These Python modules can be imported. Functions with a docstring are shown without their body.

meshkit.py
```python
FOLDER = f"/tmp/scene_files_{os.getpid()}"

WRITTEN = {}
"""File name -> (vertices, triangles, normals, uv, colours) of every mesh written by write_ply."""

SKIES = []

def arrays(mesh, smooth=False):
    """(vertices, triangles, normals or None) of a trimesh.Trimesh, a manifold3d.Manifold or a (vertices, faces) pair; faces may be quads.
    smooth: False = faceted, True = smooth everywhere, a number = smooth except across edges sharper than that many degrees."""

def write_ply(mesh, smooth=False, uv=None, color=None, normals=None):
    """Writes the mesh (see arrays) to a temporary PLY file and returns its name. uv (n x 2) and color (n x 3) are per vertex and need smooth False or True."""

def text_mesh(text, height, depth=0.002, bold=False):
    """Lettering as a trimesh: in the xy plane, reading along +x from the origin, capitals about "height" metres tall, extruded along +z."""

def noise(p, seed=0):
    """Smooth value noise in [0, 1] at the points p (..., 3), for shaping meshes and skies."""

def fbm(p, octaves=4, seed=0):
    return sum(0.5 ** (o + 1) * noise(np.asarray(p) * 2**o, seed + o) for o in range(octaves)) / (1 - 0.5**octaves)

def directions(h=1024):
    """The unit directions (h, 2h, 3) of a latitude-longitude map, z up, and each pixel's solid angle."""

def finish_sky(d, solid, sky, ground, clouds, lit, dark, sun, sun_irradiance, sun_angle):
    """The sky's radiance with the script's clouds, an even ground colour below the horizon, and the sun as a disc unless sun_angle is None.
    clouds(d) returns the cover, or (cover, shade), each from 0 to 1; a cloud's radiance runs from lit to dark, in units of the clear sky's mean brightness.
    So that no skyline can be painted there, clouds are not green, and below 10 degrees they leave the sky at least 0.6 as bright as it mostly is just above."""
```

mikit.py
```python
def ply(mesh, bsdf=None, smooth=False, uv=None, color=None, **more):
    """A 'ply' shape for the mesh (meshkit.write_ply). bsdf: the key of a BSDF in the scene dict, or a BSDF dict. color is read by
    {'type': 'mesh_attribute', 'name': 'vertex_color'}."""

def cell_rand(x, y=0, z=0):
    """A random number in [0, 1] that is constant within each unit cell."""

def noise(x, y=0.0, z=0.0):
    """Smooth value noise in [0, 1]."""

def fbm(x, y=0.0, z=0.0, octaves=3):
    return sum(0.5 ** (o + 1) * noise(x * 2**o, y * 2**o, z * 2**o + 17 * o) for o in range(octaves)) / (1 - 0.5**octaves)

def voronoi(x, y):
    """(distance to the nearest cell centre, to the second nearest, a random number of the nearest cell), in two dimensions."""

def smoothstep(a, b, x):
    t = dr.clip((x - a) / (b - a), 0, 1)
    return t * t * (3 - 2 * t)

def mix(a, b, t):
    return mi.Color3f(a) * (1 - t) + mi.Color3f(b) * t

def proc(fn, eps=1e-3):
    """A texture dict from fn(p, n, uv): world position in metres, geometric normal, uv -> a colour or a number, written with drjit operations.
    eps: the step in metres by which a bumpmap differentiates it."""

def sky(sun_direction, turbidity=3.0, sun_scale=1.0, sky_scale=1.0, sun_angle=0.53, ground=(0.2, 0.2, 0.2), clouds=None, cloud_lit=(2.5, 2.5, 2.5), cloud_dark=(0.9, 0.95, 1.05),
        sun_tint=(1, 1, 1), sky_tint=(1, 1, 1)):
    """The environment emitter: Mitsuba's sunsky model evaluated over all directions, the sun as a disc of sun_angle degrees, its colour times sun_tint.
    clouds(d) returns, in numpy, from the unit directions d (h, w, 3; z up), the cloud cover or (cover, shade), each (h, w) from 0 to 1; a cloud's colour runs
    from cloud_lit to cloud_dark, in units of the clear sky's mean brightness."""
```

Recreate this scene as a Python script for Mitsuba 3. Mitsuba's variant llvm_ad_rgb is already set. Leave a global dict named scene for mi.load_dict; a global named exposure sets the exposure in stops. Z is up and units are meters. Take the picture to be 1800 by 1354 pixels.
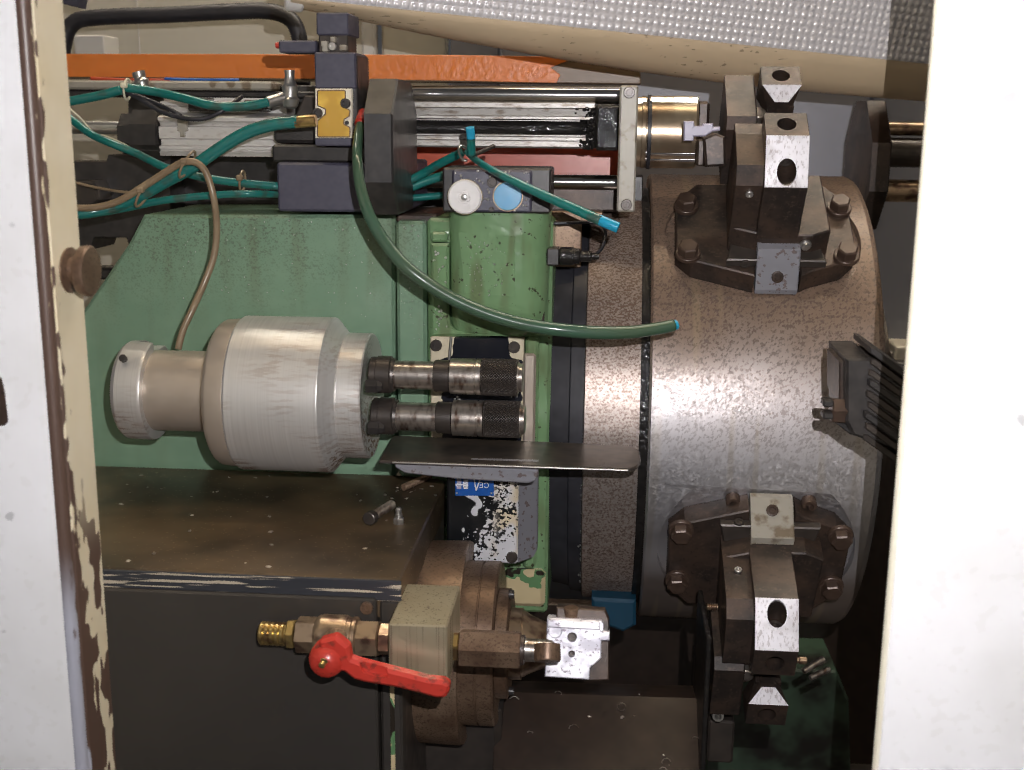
import math, random
import numpy as np, trimesh, mitsuba as mi, drjit as dr
import mikit, meshkit
import manifold3d as m3
from mikit import proc, noise, fbm, smoothstep, mix, voronoi, cell_rand
from shapely.geometry import Polygon, Point
from shapely import affinity

random.seed(7); RNG = np.random.default_rng(7)
scene, labels = {'type': 'scene'}, {}

# ------------------------------------------------------------------ camera (a hand-held compact, tilted down a little)
FPX, CX, CY = 2100.0, 900.0, 677.0
CAM = np.array([0.0, 0.0, 1.5])
def nrm(v): v = np.asarray(v, float); return v / np.linalg.norm(v)
_Y = nrm([175, 464.6, -FPX]); _Z = [79, 9463, FPX]; _Z = nrm(np.array(_Z) - np.dot(_Z, _Y) * _Y); _X = np.cross(_Y, _Z)
AX = np.stack([_X, _Y, _Z])                                # rows: world axes in the camera's right / up / back
FWD, UPV = AX @ [0, 0, -1], AX @ [0, 1, 0]
scene['camera'] = {'type': 'thinlens', 'fov': math.degrees(2 * math.atan(CX / FPX)), 'fov_axis': 'x', 'aperture_radius': 0.0016, 'focus_distance': 1.02,
                   'near_clip': 0.02, 'far_clip': 20.0, 'to_world': mi.ScalarTransform4f().look_at(origin=CAM.tolist(), target=(CAM + FWD).tolist(), up=UPV.tolist())}
# the camera's own flash, a little above and to the right of the lens, and the dim warm light of the workshop
RIGHT = AX @ [1, 0, 0]
FLASH = CAM + 0.045 * RIGHT + 0.055 * UPV + 0.01 * FWD
AIM = AX @ np.array([1000 - CX, CY - 600, -FPX]); AIM = AIM / np.linalg.norm(AIM)
scene['flash'] = {'type': 'spot', 'to_world': mi.ScalarTransform4f().look_at(origin=FLASH.tolist(), target=(FLASH + AIM).tolist(), up=[0, 0, 1]), 'intensity': {'type': 'rgb', 'value': [2.35, 2.28, 2.32]}, 'beam_width': 16.0, 'cutoff_angle': 75.0}
scene['room_light'] = {'type': 'constant', 'radiance': {'type': 'rgb', 'value': [0.050, 0.050, 0.053]}}
exposure = 0.0

# ------------------------------------------------------------------ helpers
def W(px, py, Y):
    d = AX @ np.array([px - CX, CY - py, -FPX]); return CAM + d * (Y / d[1])
def S(px, py, Y): return float(np.dot(W(px, py, Y) - CAM, FWD)) / FPX      # metres per photograph pixel there
def proj(P):
    r = AX.T @ (np.asarray(P) - CAM); return CX + FPX * r[0] / -r[2], CY - FPX * r[1] / -r[2]
def fixed(v, f):
    m = trimesh.Trimesh(np.asarray(v, float), np.asarray(f), process=True)
    trimesh.repair.fix_normals(m, multibody=True)
    if m.volume < 0: m.invert()
    return m
def cat(*ms): return trimesh.util.concatenate([tm(m) for m in ms])
def tm(m):
    if hasattr(m, 'to_mesh'):
        k = m.to_mesh(); return trimesh.Trimesh(k.vert_properties[:, :3], k.tri_verts, process=True)
    return m
def mf(m):
    m = tm(m).copy(); m.merge_vertices()
    return m3.Manifold(m3.Mesh(np.asarray(m.vertices, np.float32), np.asarray(m.faces, np.uint32)))
def hull(pts): return trimesh.Trimesh(np.asarray(pts, float)).convex_hull if False else trimesh.convex.convex_hull(np.asarray(pts, float))
def bx(x0, x1, y0, y1, z0, z1, b=0.0012):
    c = np.array([(x0 + x1) / 2, (y0 + y1) / 2, (z0 + z1) / 2]); h = np.abs([x1 - x0, y1 - y0, z1 - z0]) / 2
    b = min(b, h.min() * 0.45); P = []
    for s in np.ndindex(2, 2, 2):
        s = np.array(s) * 2 - 1
        for k in range(3):
            d = np.full(3, b); d[k] = 0; P.append(c + s * (h - d))
    return hull(P)
def boxpx(x0, y0, x1, y1, Y, depth, b=0.0012):
    """box whose front face spans these photograph pixels at depth Y and that runs back by depth"""
    ym, xm = (y0 + y1) / 2, (x0 + x1) / 2
    return bx(W(x0, ym, Y)[0], W(x1, ym, Y)[0], Y, Y + depth, W(xm, y1, Y)[2], W(xm, y0, Y)[2], b)
def prism(poly, O, U, V, N, depth, b=0.001):
    """polygon (in U, V) with its front at O, extruded along -N, the front edge chamfered"""
    P = Polygon(poly) if not isinstance(poly, Polygon) else poly
    if not P.exterior.is_ccw: P = Polygon(list(P.exterior.coords)[::-1], [list(h.coords) for h in P.interiors])
    O, U, V, N = (np.asarray(a, float) for a in (O, U, V, N))
    ring = np.array(P.exterior.coords)[:-1]; n = len(ring)
    e = np.roll(ring, -1, 0) - ring; e /= np.linalg.norm(e, axis=1, keepdims=True) + 1e-12
    no = np.stack([-e[:, 1], e[:, 0]], 1); mt = no + np.roll(no, 1, 0); mt /= np.maximum((mt * np.roll(no, 1, 0)).sum(1, keepdims=True), 0.4)
    ins = ring + mt * b
    def at(p, t): return O + p[:, :1] * U + p[:, 1:] * V - t * N
    v = np.vstack([at(ins, 0), at(ring, b), at(ring, depth)])
    f = []
    i = np.arange(n); j = (i + 1) % n
    for a in (0, n):
        f.append(np.stack([a + i, a + n + i, a + n + j], 1)); f.append(np.stack([a + i, a + n + j, a + j], 1))
    _, tf = trimesh.creation.triangulate_polygon(Polygon(ins), engine='earcut'), None
    tv, tf = trimesh.creation.triangulate_polygon(Polygon(ins), engine='earcut')
    from scipy.spatial import cKDTree
    idx = cKDTree(ins).query(tv)[1]; tf = idx[tf]
    f += [tf, tf[:, ::-1] + 2 * n]
    return fixed(v, np.vstack(f))
def prismpx(poly, Y, depth, b=0.001):
    q = np.array([W(x, y, Y) for x, y in poly])[:, [0, 2]]
    return prism(q, (0, Y, 0), (1, 0, 0), (0, 0, 1), (0, -1, 0), depth, b)
def lathe(O, D, prof, n=64, ref=(0, 0, 1)):
    """profile [(t, r)] turned about the axis O + t D"""
    D = nrm(D); a = np.cross(D, ref if abs(np.dot(D, ref)) < 0.95 else (1, 0, 0)); a = nrm(a); b = np.cross(D, a)
    th = np.arange(n) * 2 * math.pi / n; c = np.cos(th)[:, None] * a + np.sin(th)[:, None] * b
    prof = [(t, max(r, 0)) for t, r in prof]
    v = np.vstack([np.asarray(O) + t * D + r * c for t, r in prof] + [[np.asarray(O) + prof[0][0] * D], [np.asarray(O) + prof[-1][0] * D]])
    k = len(prof); f = []
    i = np.arange(n); j = (i + 1) % n
    for s in range(k - 1):
        f.append(np.stack([s * n + i, s * n + j, (s + 1) * n + j], 1)); f.append(np.stack([s * n + i, (s + 1) * n + j, (s + 1) * n + i], 1))
    f.append(np.stack([np.full(n, k * n), j, i], 1)); f.append(np.stack([np.full(n, k * n + 1), (k - 1) * n + i, (k - 1) * n + j], 1))
    m = trimesh.Trimesh(v, np.vstack(f), process=False)
    if m.volume < 0: m.invert()
    return m
def rod(a, b, r, n=24, c=0.0):
    a, b = np.asarray(a, float), np.asarray(b, float); L = np.linalg.norm(b - a); c = c or min(0.12 * r, 0.3 * L)
    return lathe(a, b - a, [(0, r - c), (c, r), (L - c, r), (L, r - c)], n)
def cyl(O, D, L, r, n=32, c=None): O = np.asarray(O, float); return rod(O, O + nrm(D) * L, r, n, c or 0)
def latx(px, py, Yc, prof, n=72):
    """turned about a world x axis through pixel (px, py) at depth Yc; profile given as (pixel x seen on the near side, radius in pixels)"""
    O = W(px, py, Yc); s = S(px, py, Yc); out = []
    for x, r in prof:
        Yf = Yc - r * s * 0.97; sl = py + (x - px) * 0.028
        out.append((W(x, sl, Yf)[0] - O[0], r * s))
    return lathe(O, (1, 0, 0), out, n)
def spline(P, k=10):
    P = np.asarray(P, float); Q = np.vstack([2 * P[0] - P[1], P, 2 * P[-1] - P[-2]]); out = []
    for i in range(1, len(Q) - 2):
        for t in np.linspace(0, 1, k, endpoint=False):
            a, b, c, d = Q[i - 1:i + 3]
            out.append(0.5 * (2 * b + (c - a) * t + (2 * a - 5 * b + 4 * c - d) * t * t + (3 * b - a - 3 * c + d) * t ** 3))
    return np.vstack([out, P[-1:]])
def tube(P, r, k=10, n=14, raw=False):
    p = np.asarray(P, float) if raw else spline(P, k); r = np.broadcast_to(r, (len(p),)) if np.ndim(r) == 0 else np.interp(np.linspace(0, 1, len(p)), np.linspace(0, 1, len(r)), r)
    t = np.gradient(p, axis=0); t /= np.linalg.norm(t, axis=1, keepdims=True) + 1e-12
    a = nrm(np.cross(t[0], (0.3, 0.2, 0.9))); A = []
    for q in t: a = nrm(a - np.dot(a, q) * q); A.append(a)
    A = np.array(A); B = np.cross(t, A); th = np.arange(n) * 2 * math.pi / n
    v = p[:, None] + r[:, None, None] * (np.cos(th)[None, :, None] * A[:, None] + np.sin(th)[None, :, None] * B[:, None])
    v = np.vstack([v.reshape(-1, 3), p[:1], p[-1:]]); f = []; i = np.arange(n); j = (i + 1) % n; k = len(p)
    for s in range(k - 1): f += [np.stack([s * n + i, s * n + j, (s + 1) * n + j], 1), np.stack([s * n + i, (s + 1) * n + j, (s + 1) * n + i], 1)]
    f += [np.stack([np.full(n, k * n), j, i], 1), np.stack([np.full(n, k * n + 1), (k - 1) * n + i, (k - 1) * n + j], 1)]
    m = trimesh.Trimesh(v, np.vstack(f), process=False)
    if m.volume < 0: m.invert()
    return m
def hosepx(pts, rpx, **k):
    P = [W(*p) for p in pts]; q = pts[len(pts) // 2]; s = S(*q)
    return tube(P, np.asarray(rpx) * s if np.ndim(rpx) else rpx * s, **k)
def frame(U, V, N, O):
    T = np.eye(4); T[:3, 0], T[:3, 1], T[:3, 2], T[:3, 3] = U, V, N, O; return T
def hexbolt(O, N, r, h, wash=1.25, n0=None, sock=False):
    """washer + hexagon head standing on O along N"""
    N = nrm(N); a = nrm(np.cross(N, n0 if n0 is not None else (1, 0.2, 0.1)))
    w = lathe(O, N, [(0, r * wash), (h * .25, r * wash), (h * .3, r * wash * .95)], 32)
    hx = lathe(np.asarray(O) + N * h * .3, N, [(0, r), (h * .6, r), (h * .7, r * .86)], 6, ref=a)
    return cat(w, hx)
def capscrew(O, N, r, h):
    """socket head screw: a turned head with a recessed hexagon"""
    N = nrm(N)
    return lathe(O, N, [(0, r), (h * .85, r), (h, r * .9), (h, r * .55), (h * .45, r * .5), (h * .45, 0)], 28)

def add(key, mesh, mat, smooth=False, **lab):
    k, i = key, 0
    while k in scene: i += 1; k = f'{key}_{i:03d}'
    scene[k] = mikit.ply(tm(mesh), 'mat_' + mat, smooth)
    if lab: labels[k] = lab
    return k
def thing(key, label, category, group=None, kind=None):
    k, i = key, 0
    while k in labels: i += 1; k = f'{key}_{i:03d}'
    labels[k] = {'label': label, 'category': category}
    if group: labels[k]['group'] = group
    if kind: labels[k]['kind'] = kind
    return k
def one(key, mesh, mat, label, category, smooth=False, **x):
    k = thing(key, label, category, **x); scene[k] = mikit.ply(tm(mesh), 'mat_' + mat, smooth); return k

# ------------------------------------------------------------------ materials
def rgb(c): return {'type': 'rgb', 'value': list(c)}
def mat(name, color, rough=0.4, metal=0.0, bump=None, **k):
    d = {'type': 'principled', 'base_color': rgb(color) if isinstance(color, tuple) else proc(color), 'roughness': proc(rough) if callable(rough) else rough, 'metallic': proc(metal) if callable(metal) else metal, **k}
    if bump: d = {'type': 'bumpmap', 'arbitrary': proc(bump[0], eps=bump[2] if len(bump) > 2 else 4e-4), 'scale': bump[1], 'bsdf': d}
    scene['mat_' + name] = {'type': 'twosided', 'bsdf': d}
def F(p, s, o=3): return fbm((.80 * p.x - .36 * p.y + .48 * p.z) * s + 11.3, (.60 * p.x + .48 * p.y - .64 * p.z) * s + 5.7, (.80 * p.y + .60 * p.z) * s + 3.1, o)
ss = smoothstep

ZTOP = float(W(450, 378, 1.06)[2])
def green_fn(p, n, uv):
    g = F(p, 45); s = F(p, 700, 3); m = F(p, 24, 3); drip = fbm(p.x * 75, p.y * 20, p.z * 8, 3)
    top = ss(-0.13, 0.0, p.z - ZTOP)
    grime = ss(.47, .70, s) * ss(.38, .62, .55 * m + .45 * drip + .14 * top - .04) * (.12 + .88 * top) * (.35 + .65 * ss(.40, .62, fbm(p.x * 14, 2.0, p.z * 5, 2)))
    c = mix((.145, .25, .165), (.185, .29, .195), g)
    c = mix(c, (.13, .15, .08), ss(.45, .75, drip) * .35 * (.3 + top))
    return mix(c, (.05, .042, .025), grime * .5)
mat('green_paint', green_fn, 0.34)
def green2_fn(p, n, uv):
    g = F(p, 40); s = F(p, 260, 3); d = fbm(p.x * 90, p.y * 30, p.z * 14, 3)
    c = mix((.125, .225, .105), (.18, .30, .155), g)
    c = mix(c, (.10, .09, .04), ss(.5, .75, d) * .5)
    return mix(c, (.03, .022, .012), ss(.70, .78, s + .10 * (g - .5)) * .9)
mat('green_oily', green2_fn, 0.22, bump=(lambda p, n, uv: F(p, 110, 2), 0.0007))
def chip_fn(p, n, uv):
    a = F(p, 55, 3)
    return mix(mix((.02, .015, .01), (.10, .2, .09), ss(.33, .35, a)), (.50, .41, .24), ss(.41, .42, a))
mat('chipped_green', chip_fn, 0.35)
def white_fn(p, n, uv):
    a = F(p, 14, 4); return mix((.74, .735, .73), (.63, .62, .595), ss(.4, .75, a) * .6 + ss(.66, .72, F(p, 190, 2)) * .25) * (1 - .35 * ss(.74, .80, F(p, 75, 3)))
mat('white_paint', white_fn, 0.3)
def edge_fn(p, n, uv):
    t = (p.y - .60) / .040; low = ss(0.0, .30, 1.5 - p.z - .13)
    a = fbm(p.x * 40, p.y * 260, p.z * 60, 4) - .5; b = fbm(p.x * 30 + 9, p.y * 90, p.z * 35, 3)
    rust = ss(.0, .04, .21 + .46 * low + a * (.75 + .6 * low) - t) + ss(.50, .51, b + .30 * low - .19) * ss(.0, .35, low)
    c = mix((.64, .575, .44), (.56, .47, .30), F(p, 30))
    c = mix(c, (.085, .052, .038), dr.clip(rust, 0, 1))
    prim = ss(.0, .05, .20 * low + a * .3 - t)
    return mix(c, (.33, .33, .37), prim * ss(.25, .5, low))
mat('worn_edge', edge_fn, 0.4)
mat('cream_paint', (.68, .63, .50), 0.35)
def rust_fn(p, n, uv):
    a = F(p, 38, 4); b = F(p, 520, 3)
    c = mix((.026, .021, .019), (.064, .041, .030), ss(.25, .75, a)); return mix(c, mix((.014, .012, .012), (.090, .058, .042), ss(.3, .7, F(p, 210, 2))), ss(.45, .8, b) * .55)
mat('rusty_steel', rust_fn, 0.40, 0.35)
def brown_fn(p, n, uv):
    a = F(p, 40, 4); b = F(p, 650, 3)
    c = mix((.125, .075, .048), (.22, .15, .10), ss(.25, .75, a)); return mix(c, (.07, .042, .03), ss(.45, .8, b) * .7)
mat('brown_steel', brown_fn, 0.38, 0.5)
mat('dirty_shaded_green', lambda p, n, uv: mix((.012, .011, .009), (.045, .078, .05), ss(.25, .6, F(p, 22, 4))), 0.4)  # dirty green, darkened further for the shade at the bottom
mat('bed_iron', lambda p, n, uv: mix((.020, .014, .011), (.040, .025, .018), F(p, 70, 4)), 0.36, 0.1)
mat('rust_bolt', lambda p, n, uv: mix((.05, .032, .025), (.09, .058, .042), F(p, 150, 3)), 0.36, 0.3)
mat('dark_steel', lambda p, n, uv: mix((.03, .027, .026), (.075, .06, .05), F(p, 90, 3)), 0.35, 0.4)
AXY, AXZ = 1.25, float(W(1350, 700, 1.25)[2])                      # the drum's axis
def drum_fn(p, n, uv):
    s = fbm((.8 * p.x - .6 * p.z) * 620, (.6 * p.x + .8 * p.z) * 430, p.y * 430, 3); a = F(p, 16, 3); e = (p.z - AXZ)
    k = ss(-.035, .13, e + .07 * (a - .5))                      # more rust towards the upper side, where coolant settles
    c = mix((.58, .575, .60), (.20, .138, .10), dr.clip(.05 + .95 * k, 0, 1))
    c = mix(c, (.095, .068, .052), .92 * ss(-.07, -.15, e + .05 * (a - .5)))  # oily rust below, darkened so the colour carries the underside's shade
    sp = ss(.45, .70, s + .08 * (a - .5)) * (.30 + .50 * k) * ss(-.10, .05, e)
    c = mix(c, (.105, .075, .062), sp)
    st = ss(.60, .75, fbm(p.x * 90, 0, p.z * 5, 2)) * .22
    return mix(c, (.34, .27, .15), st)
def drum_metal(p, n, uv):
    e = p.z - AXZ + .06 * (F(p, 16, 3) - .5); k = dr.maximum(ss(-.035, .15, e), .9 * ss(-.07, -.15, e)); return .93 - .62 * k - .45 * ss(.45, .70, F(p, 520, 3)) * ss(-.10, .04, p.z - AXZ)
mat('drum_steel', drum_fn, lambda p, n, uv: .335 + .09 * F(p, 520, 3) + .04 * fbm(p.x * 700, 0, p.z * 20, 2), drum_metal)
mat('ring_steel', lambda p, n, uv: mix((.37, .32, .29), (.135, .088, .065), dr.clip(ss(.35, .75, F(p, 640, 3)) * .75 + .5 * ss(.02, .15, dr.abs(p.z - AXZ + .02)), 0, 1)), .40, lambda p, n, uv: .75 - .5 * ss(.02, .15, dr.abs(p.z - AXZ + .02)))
def alu_fn(p, n, uv):
    g = fbm(p.x * 900, 1.0, p.z * 12, 2); st = ss(.44, .66, fbm(p.x * 90, p.y * 300, p.z * 420, 4)) * ss(.38, .60, F(p, 20, 2)) * (.35 + .65 * ss(.02, -.05, p.z - 1.5 + .2236))
    c = mix((.58, .565, .54), (.67, .655, .63), g); return mix(c, (.24, .13, .07), st * .85)
mat('turned_aluminium', alu_fn, 0.38, 0.62)
mat('stained_steel', lambda p, n, uv: mix((.42, .355, .285), (.54, .47, .40), F(p, 40, 4)), 0.40, 0.6)
mat('bright_steel', lambda p, n, uv: mix((.46, .45, .47), (.16, .135, .125), dr.clip(ss(.50, .75, fbm(p.x * 700, p.y * 300, p.z * 250, 3)) * .55 + .3 * ss(.45, .75, F(p, 60, 3)), 0, 1)), 0.42, 0.5)
mat('milled_face', lambda p, n, uv: mix(mix((.74, .73, .78), (.30, .29, .34), ss(.40, .70, F(p, 110, 4)) * .75), (.12, .09, .12), ss(.60, .74, F(p, 480, 3)) * .8), 0.42, 0.4)
mat('chrome', (.62, .60, .57), 0.16, 1.0)
mat('oily_chrome', lambda p, n, uv: mix((.55, .50, .45), (.13, .075, .05), ss(.40, .85, fbm(p.x * 260, p.y * 90, p.z * 90, 3))), 0.26, 0.9)
mat('zinc', (.55, .54, .52), 0.28, 0.9)
mat('grey_alu', lambda p, n, uv: mix((.62, .605, .58), (.22, .14, .08), ss(.55, .95, fbm(p.x * 160, p.y * 300, p.z * 300, 4)) * .5), 0.36, 0.5)
mat('slide_alu', lambda p, n, uv: mix((.36, .345, .32), (.13, .09, .055), ss(.45, .85, fbm(p.x * 120, p.y * 300, p.z * 300, 4)) * .8), 0.40, 0.35)
mat('black_iron', lambda p, n, uv: mix((.010, .010, .011), (.036, .031, .029), F(p, 120, 3)), 0.38)
mat('black_oil', lambda p, n, uv: mix((.004, .004, .005), (.02, .018, .016), F(p, 220, 3)), 0.16, bump=(lambda p, n, uv: F(p, 350, 2), 0.0016))
mat('blue_black', lambda p, n, uv: mix((.038, .038, .062), (.062, .060, .085), F(p, 260, 2)), 0.42)
mat('black_rubber', lambda p, n, uv: mix((.014, .014, .017), (.034, .034, .042), F(p, 70, 3)), 0.42)
mat('teal_hose', lambda p, n, uv: mix((.006, .125, .112), (.03, .075, .06), ss(.5, .75, F(p, 90, 3))), 0.16, clearcoat=0.6)
mat('olive_hose', lambda p, n, uv: mix((.028, .085, .055), (.05, .075, .04), F(p, 30, 2)), 0.16, clearcoat=0.6)
mat('blue_hose', (.02, .27, .42), 0.2)
mat('tan_hose', lambda p, n, uv: mix((.25, .19, .12), (.16, .11, .065), F(p, 60, 3)), 0.3)
mat('pale_wire', (.55, .53, .40), 0.4)
mat('orange_paint', lambda p, n, uv: mix((.78, .235, .04), (.66, .18, .035), F(p, 25, 3)), 0.38, bump=(lambda p, n, uv: F(p, 230, 2), 0.0007))
mat('red_panel', lambda p, n, uv: mix((.52, .085, .03), (.36, .05, .025), F(p, 22, 4)), 0.3)
mat('bare_beam', (.17, .12, .075), 0.4)
def plate_fn(p, n, uv): return mix((.30, .28, .235), (.15, .115, .075), ss(.5, .72, F(p, 90, 4)))
mat('dull_plate', plate_fn, 0.45, 0.1)
mat('gold_steel', lambda p, n, uv: mix((.46, .385, .28), (.31, .225, .15), ss(.3, .7, fbm(p.x * 60, p.y * 25, p.z * 25, 3))), 0.28, 0.85)
mat('brass', lambda p, n, uv: mix((.50, .36, .14), (.22, .14, .07), ss(.45, .7, F(p, 130, 3))), 0.25, 0.85)
mat('bronze', lambda p, n, uv: mix((.40, .29, .19), (.16, .10, .07), ss(.4, .7, F(p, 110, 3))), 0.3, 0.8)
mat('block_steel', lambda p, n, uv: mix(mix((.44, .39, .27), (.30, .24, .15), F(p, 35, 4)), (.10, .08, .06), ss(.55, .80, fbm(p.x * 620, p.y * 620, p.z * 9, 2)) * .7), 0.34, 0.5)
mat('red_handle', lambda p, n, uv: mix(mix((.50, .036, .022), (.38, .034, .022), F(p, 50, 3)), (.10, .03, .02), ss(.56, .75, F(p, 170, 3)) * .7), 0.30, clearcoat=0.3)
mat('beige_wall', lambda p, n, uv: mix((.62, .58, .49), (.53, .49, .40), F(p, 5, 4)), 0.5)
mat('pale_wall', (.62, .60, .57), 0.5)
mat('slate_panel', lambda p, n, uv: mix((.20, .21, .25), (.26, .27, .32), fbm(p.x * 6, p.y * 6, p.z * 3, 4)), 0.42)
mat('lamp_diffuser', (.72, .695, .70), 0.21, 0.27, specular=1.0)
mat('lamp_housing', lambda p, n, uv: mix((.60, .47, .31), (.12, .07, .05), ss(.70, .76, fbm(p.x * 130, p.y * 300, p.z * 300, 2)) * .6 * ss(.45, .6, F(p, 14, 2))), 0.4)
mat('table_top', lambda p, n, uv: mix(mix((.036, .025, .016), (.10, .066, .036), ss(.3, .7, F(p, 12, 4))), (.3, .22, .12), ss(.68, .8, F(p, 420, 3)) * .2), lambda p, n, uv: .26 + .2 * F(p, 30, 3), 0.15)
mat('table_front', lambda p, n, uv: mix((.026, .0235, .0215), (.044, .038, .032), F(p, 9, 4)), 0.35)
def rim_fn(p, n, uv):
    a = fbm(p.x * 22, p.y * 200, p.z * 420, 4)
    return mix((.03, .032, .038), (.42, .36, .28), ss(.56, .64, a))
mat('chipped_rim', rim_fn, 0.32)
mat('yellow_plate', lambda p, n, uv: mix((.72, .48, .08), (.52, .30, .04), ss(.35, .65, F(p, 60, 3))), 0.35)
mat('white_disc', (.66, .64, .62), 0.35)
mat('blue_disc', lambda p, n, uv: mix((.09, .33, .56), (.19, .36, .52), F(p, 150, 3)), 0.35)
mat('grey_flange', lambda p, n, uv: mix((.185, .185, .205), (.09, .055, .045), ss(.62, .72, F(p, 260, 3)) * .7), 0.4)
mat('nameplate_blue', (.01, .075, .30), 0.3)
mat('print_white', (.62, .64, .66), 0.4)
mat('sky_blue', (.008, .045, .08), 0.4)
mat('lilac', (.33, .31, .40), 0.4)
PX0, PX1 = float(W(757, 680, 1.0)[0]), float(W(920, 680, 1.0)[0]); PZ0, PZ1 = float(W(838, 770, 1.0)[2]), float(W(838, 592, 1.0)[2])
def upper_plate_fn(p, n, uv):
    d = dr.minimum(dr.minimum(p.x - PX0, PX1 - p.x), PZ1 - p.z)
    cx = dr.minimum(dr.abs(p.x - PX0), dr.abs(p.x - PX1)); corner = ss(.028, .020, PZ1 - p.z) * ss(.018, .012, cx)
    k = ss(.0, .0008, d - .0025 - .009 * (F(p, 160, 3) - .35) - .02 * corner)
    return mix((.56, .50, .37), (.008, .009, .014), k)
mat('oiled_plate', upper_plate_fn, 0.22)
LX0, LX1 = float(W(790, 915, .985)[0]), float(W(912, 915, .985)[0]); LZ0, LZ1 = float(W(850, 990, .985)[2]), float(W(850, 835, .985)[2])
def lower_plate_fn(p, n, uv):
    u = (p.x - LX0) / (LX1 - LX0); v = (p.z - LZ0) / (LZ1 - LZ0)
    dn = 1.05 - 1.0 * u + .35 * (v - .6) - 1.1 * dr.square(dr.maximum(.35 - v, 0)) * 2
    a = F(p, 480, 3) * .75 + .25 * F(p, 110, 2); blot = ss(.58, .62, fbm(p.x * 100, 3.0, p.z * 60, 2)) * ss(.08, .2, u) * ss(.75, .5, u)
    k = ss(.0, .05, dn - .28 - (a - .5) * 2.4 - .0 * u) * (1 - blot)
    return mix(mix((.52, .52, .54), (.55, .45, .28), ss(.45, .6, F(p, 60, 2)) * ss(.5, .8, u) * .8), (.006, .007, .008), k)
mat('splashed_plate', lower_plate_fn, 0.24)

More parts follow.
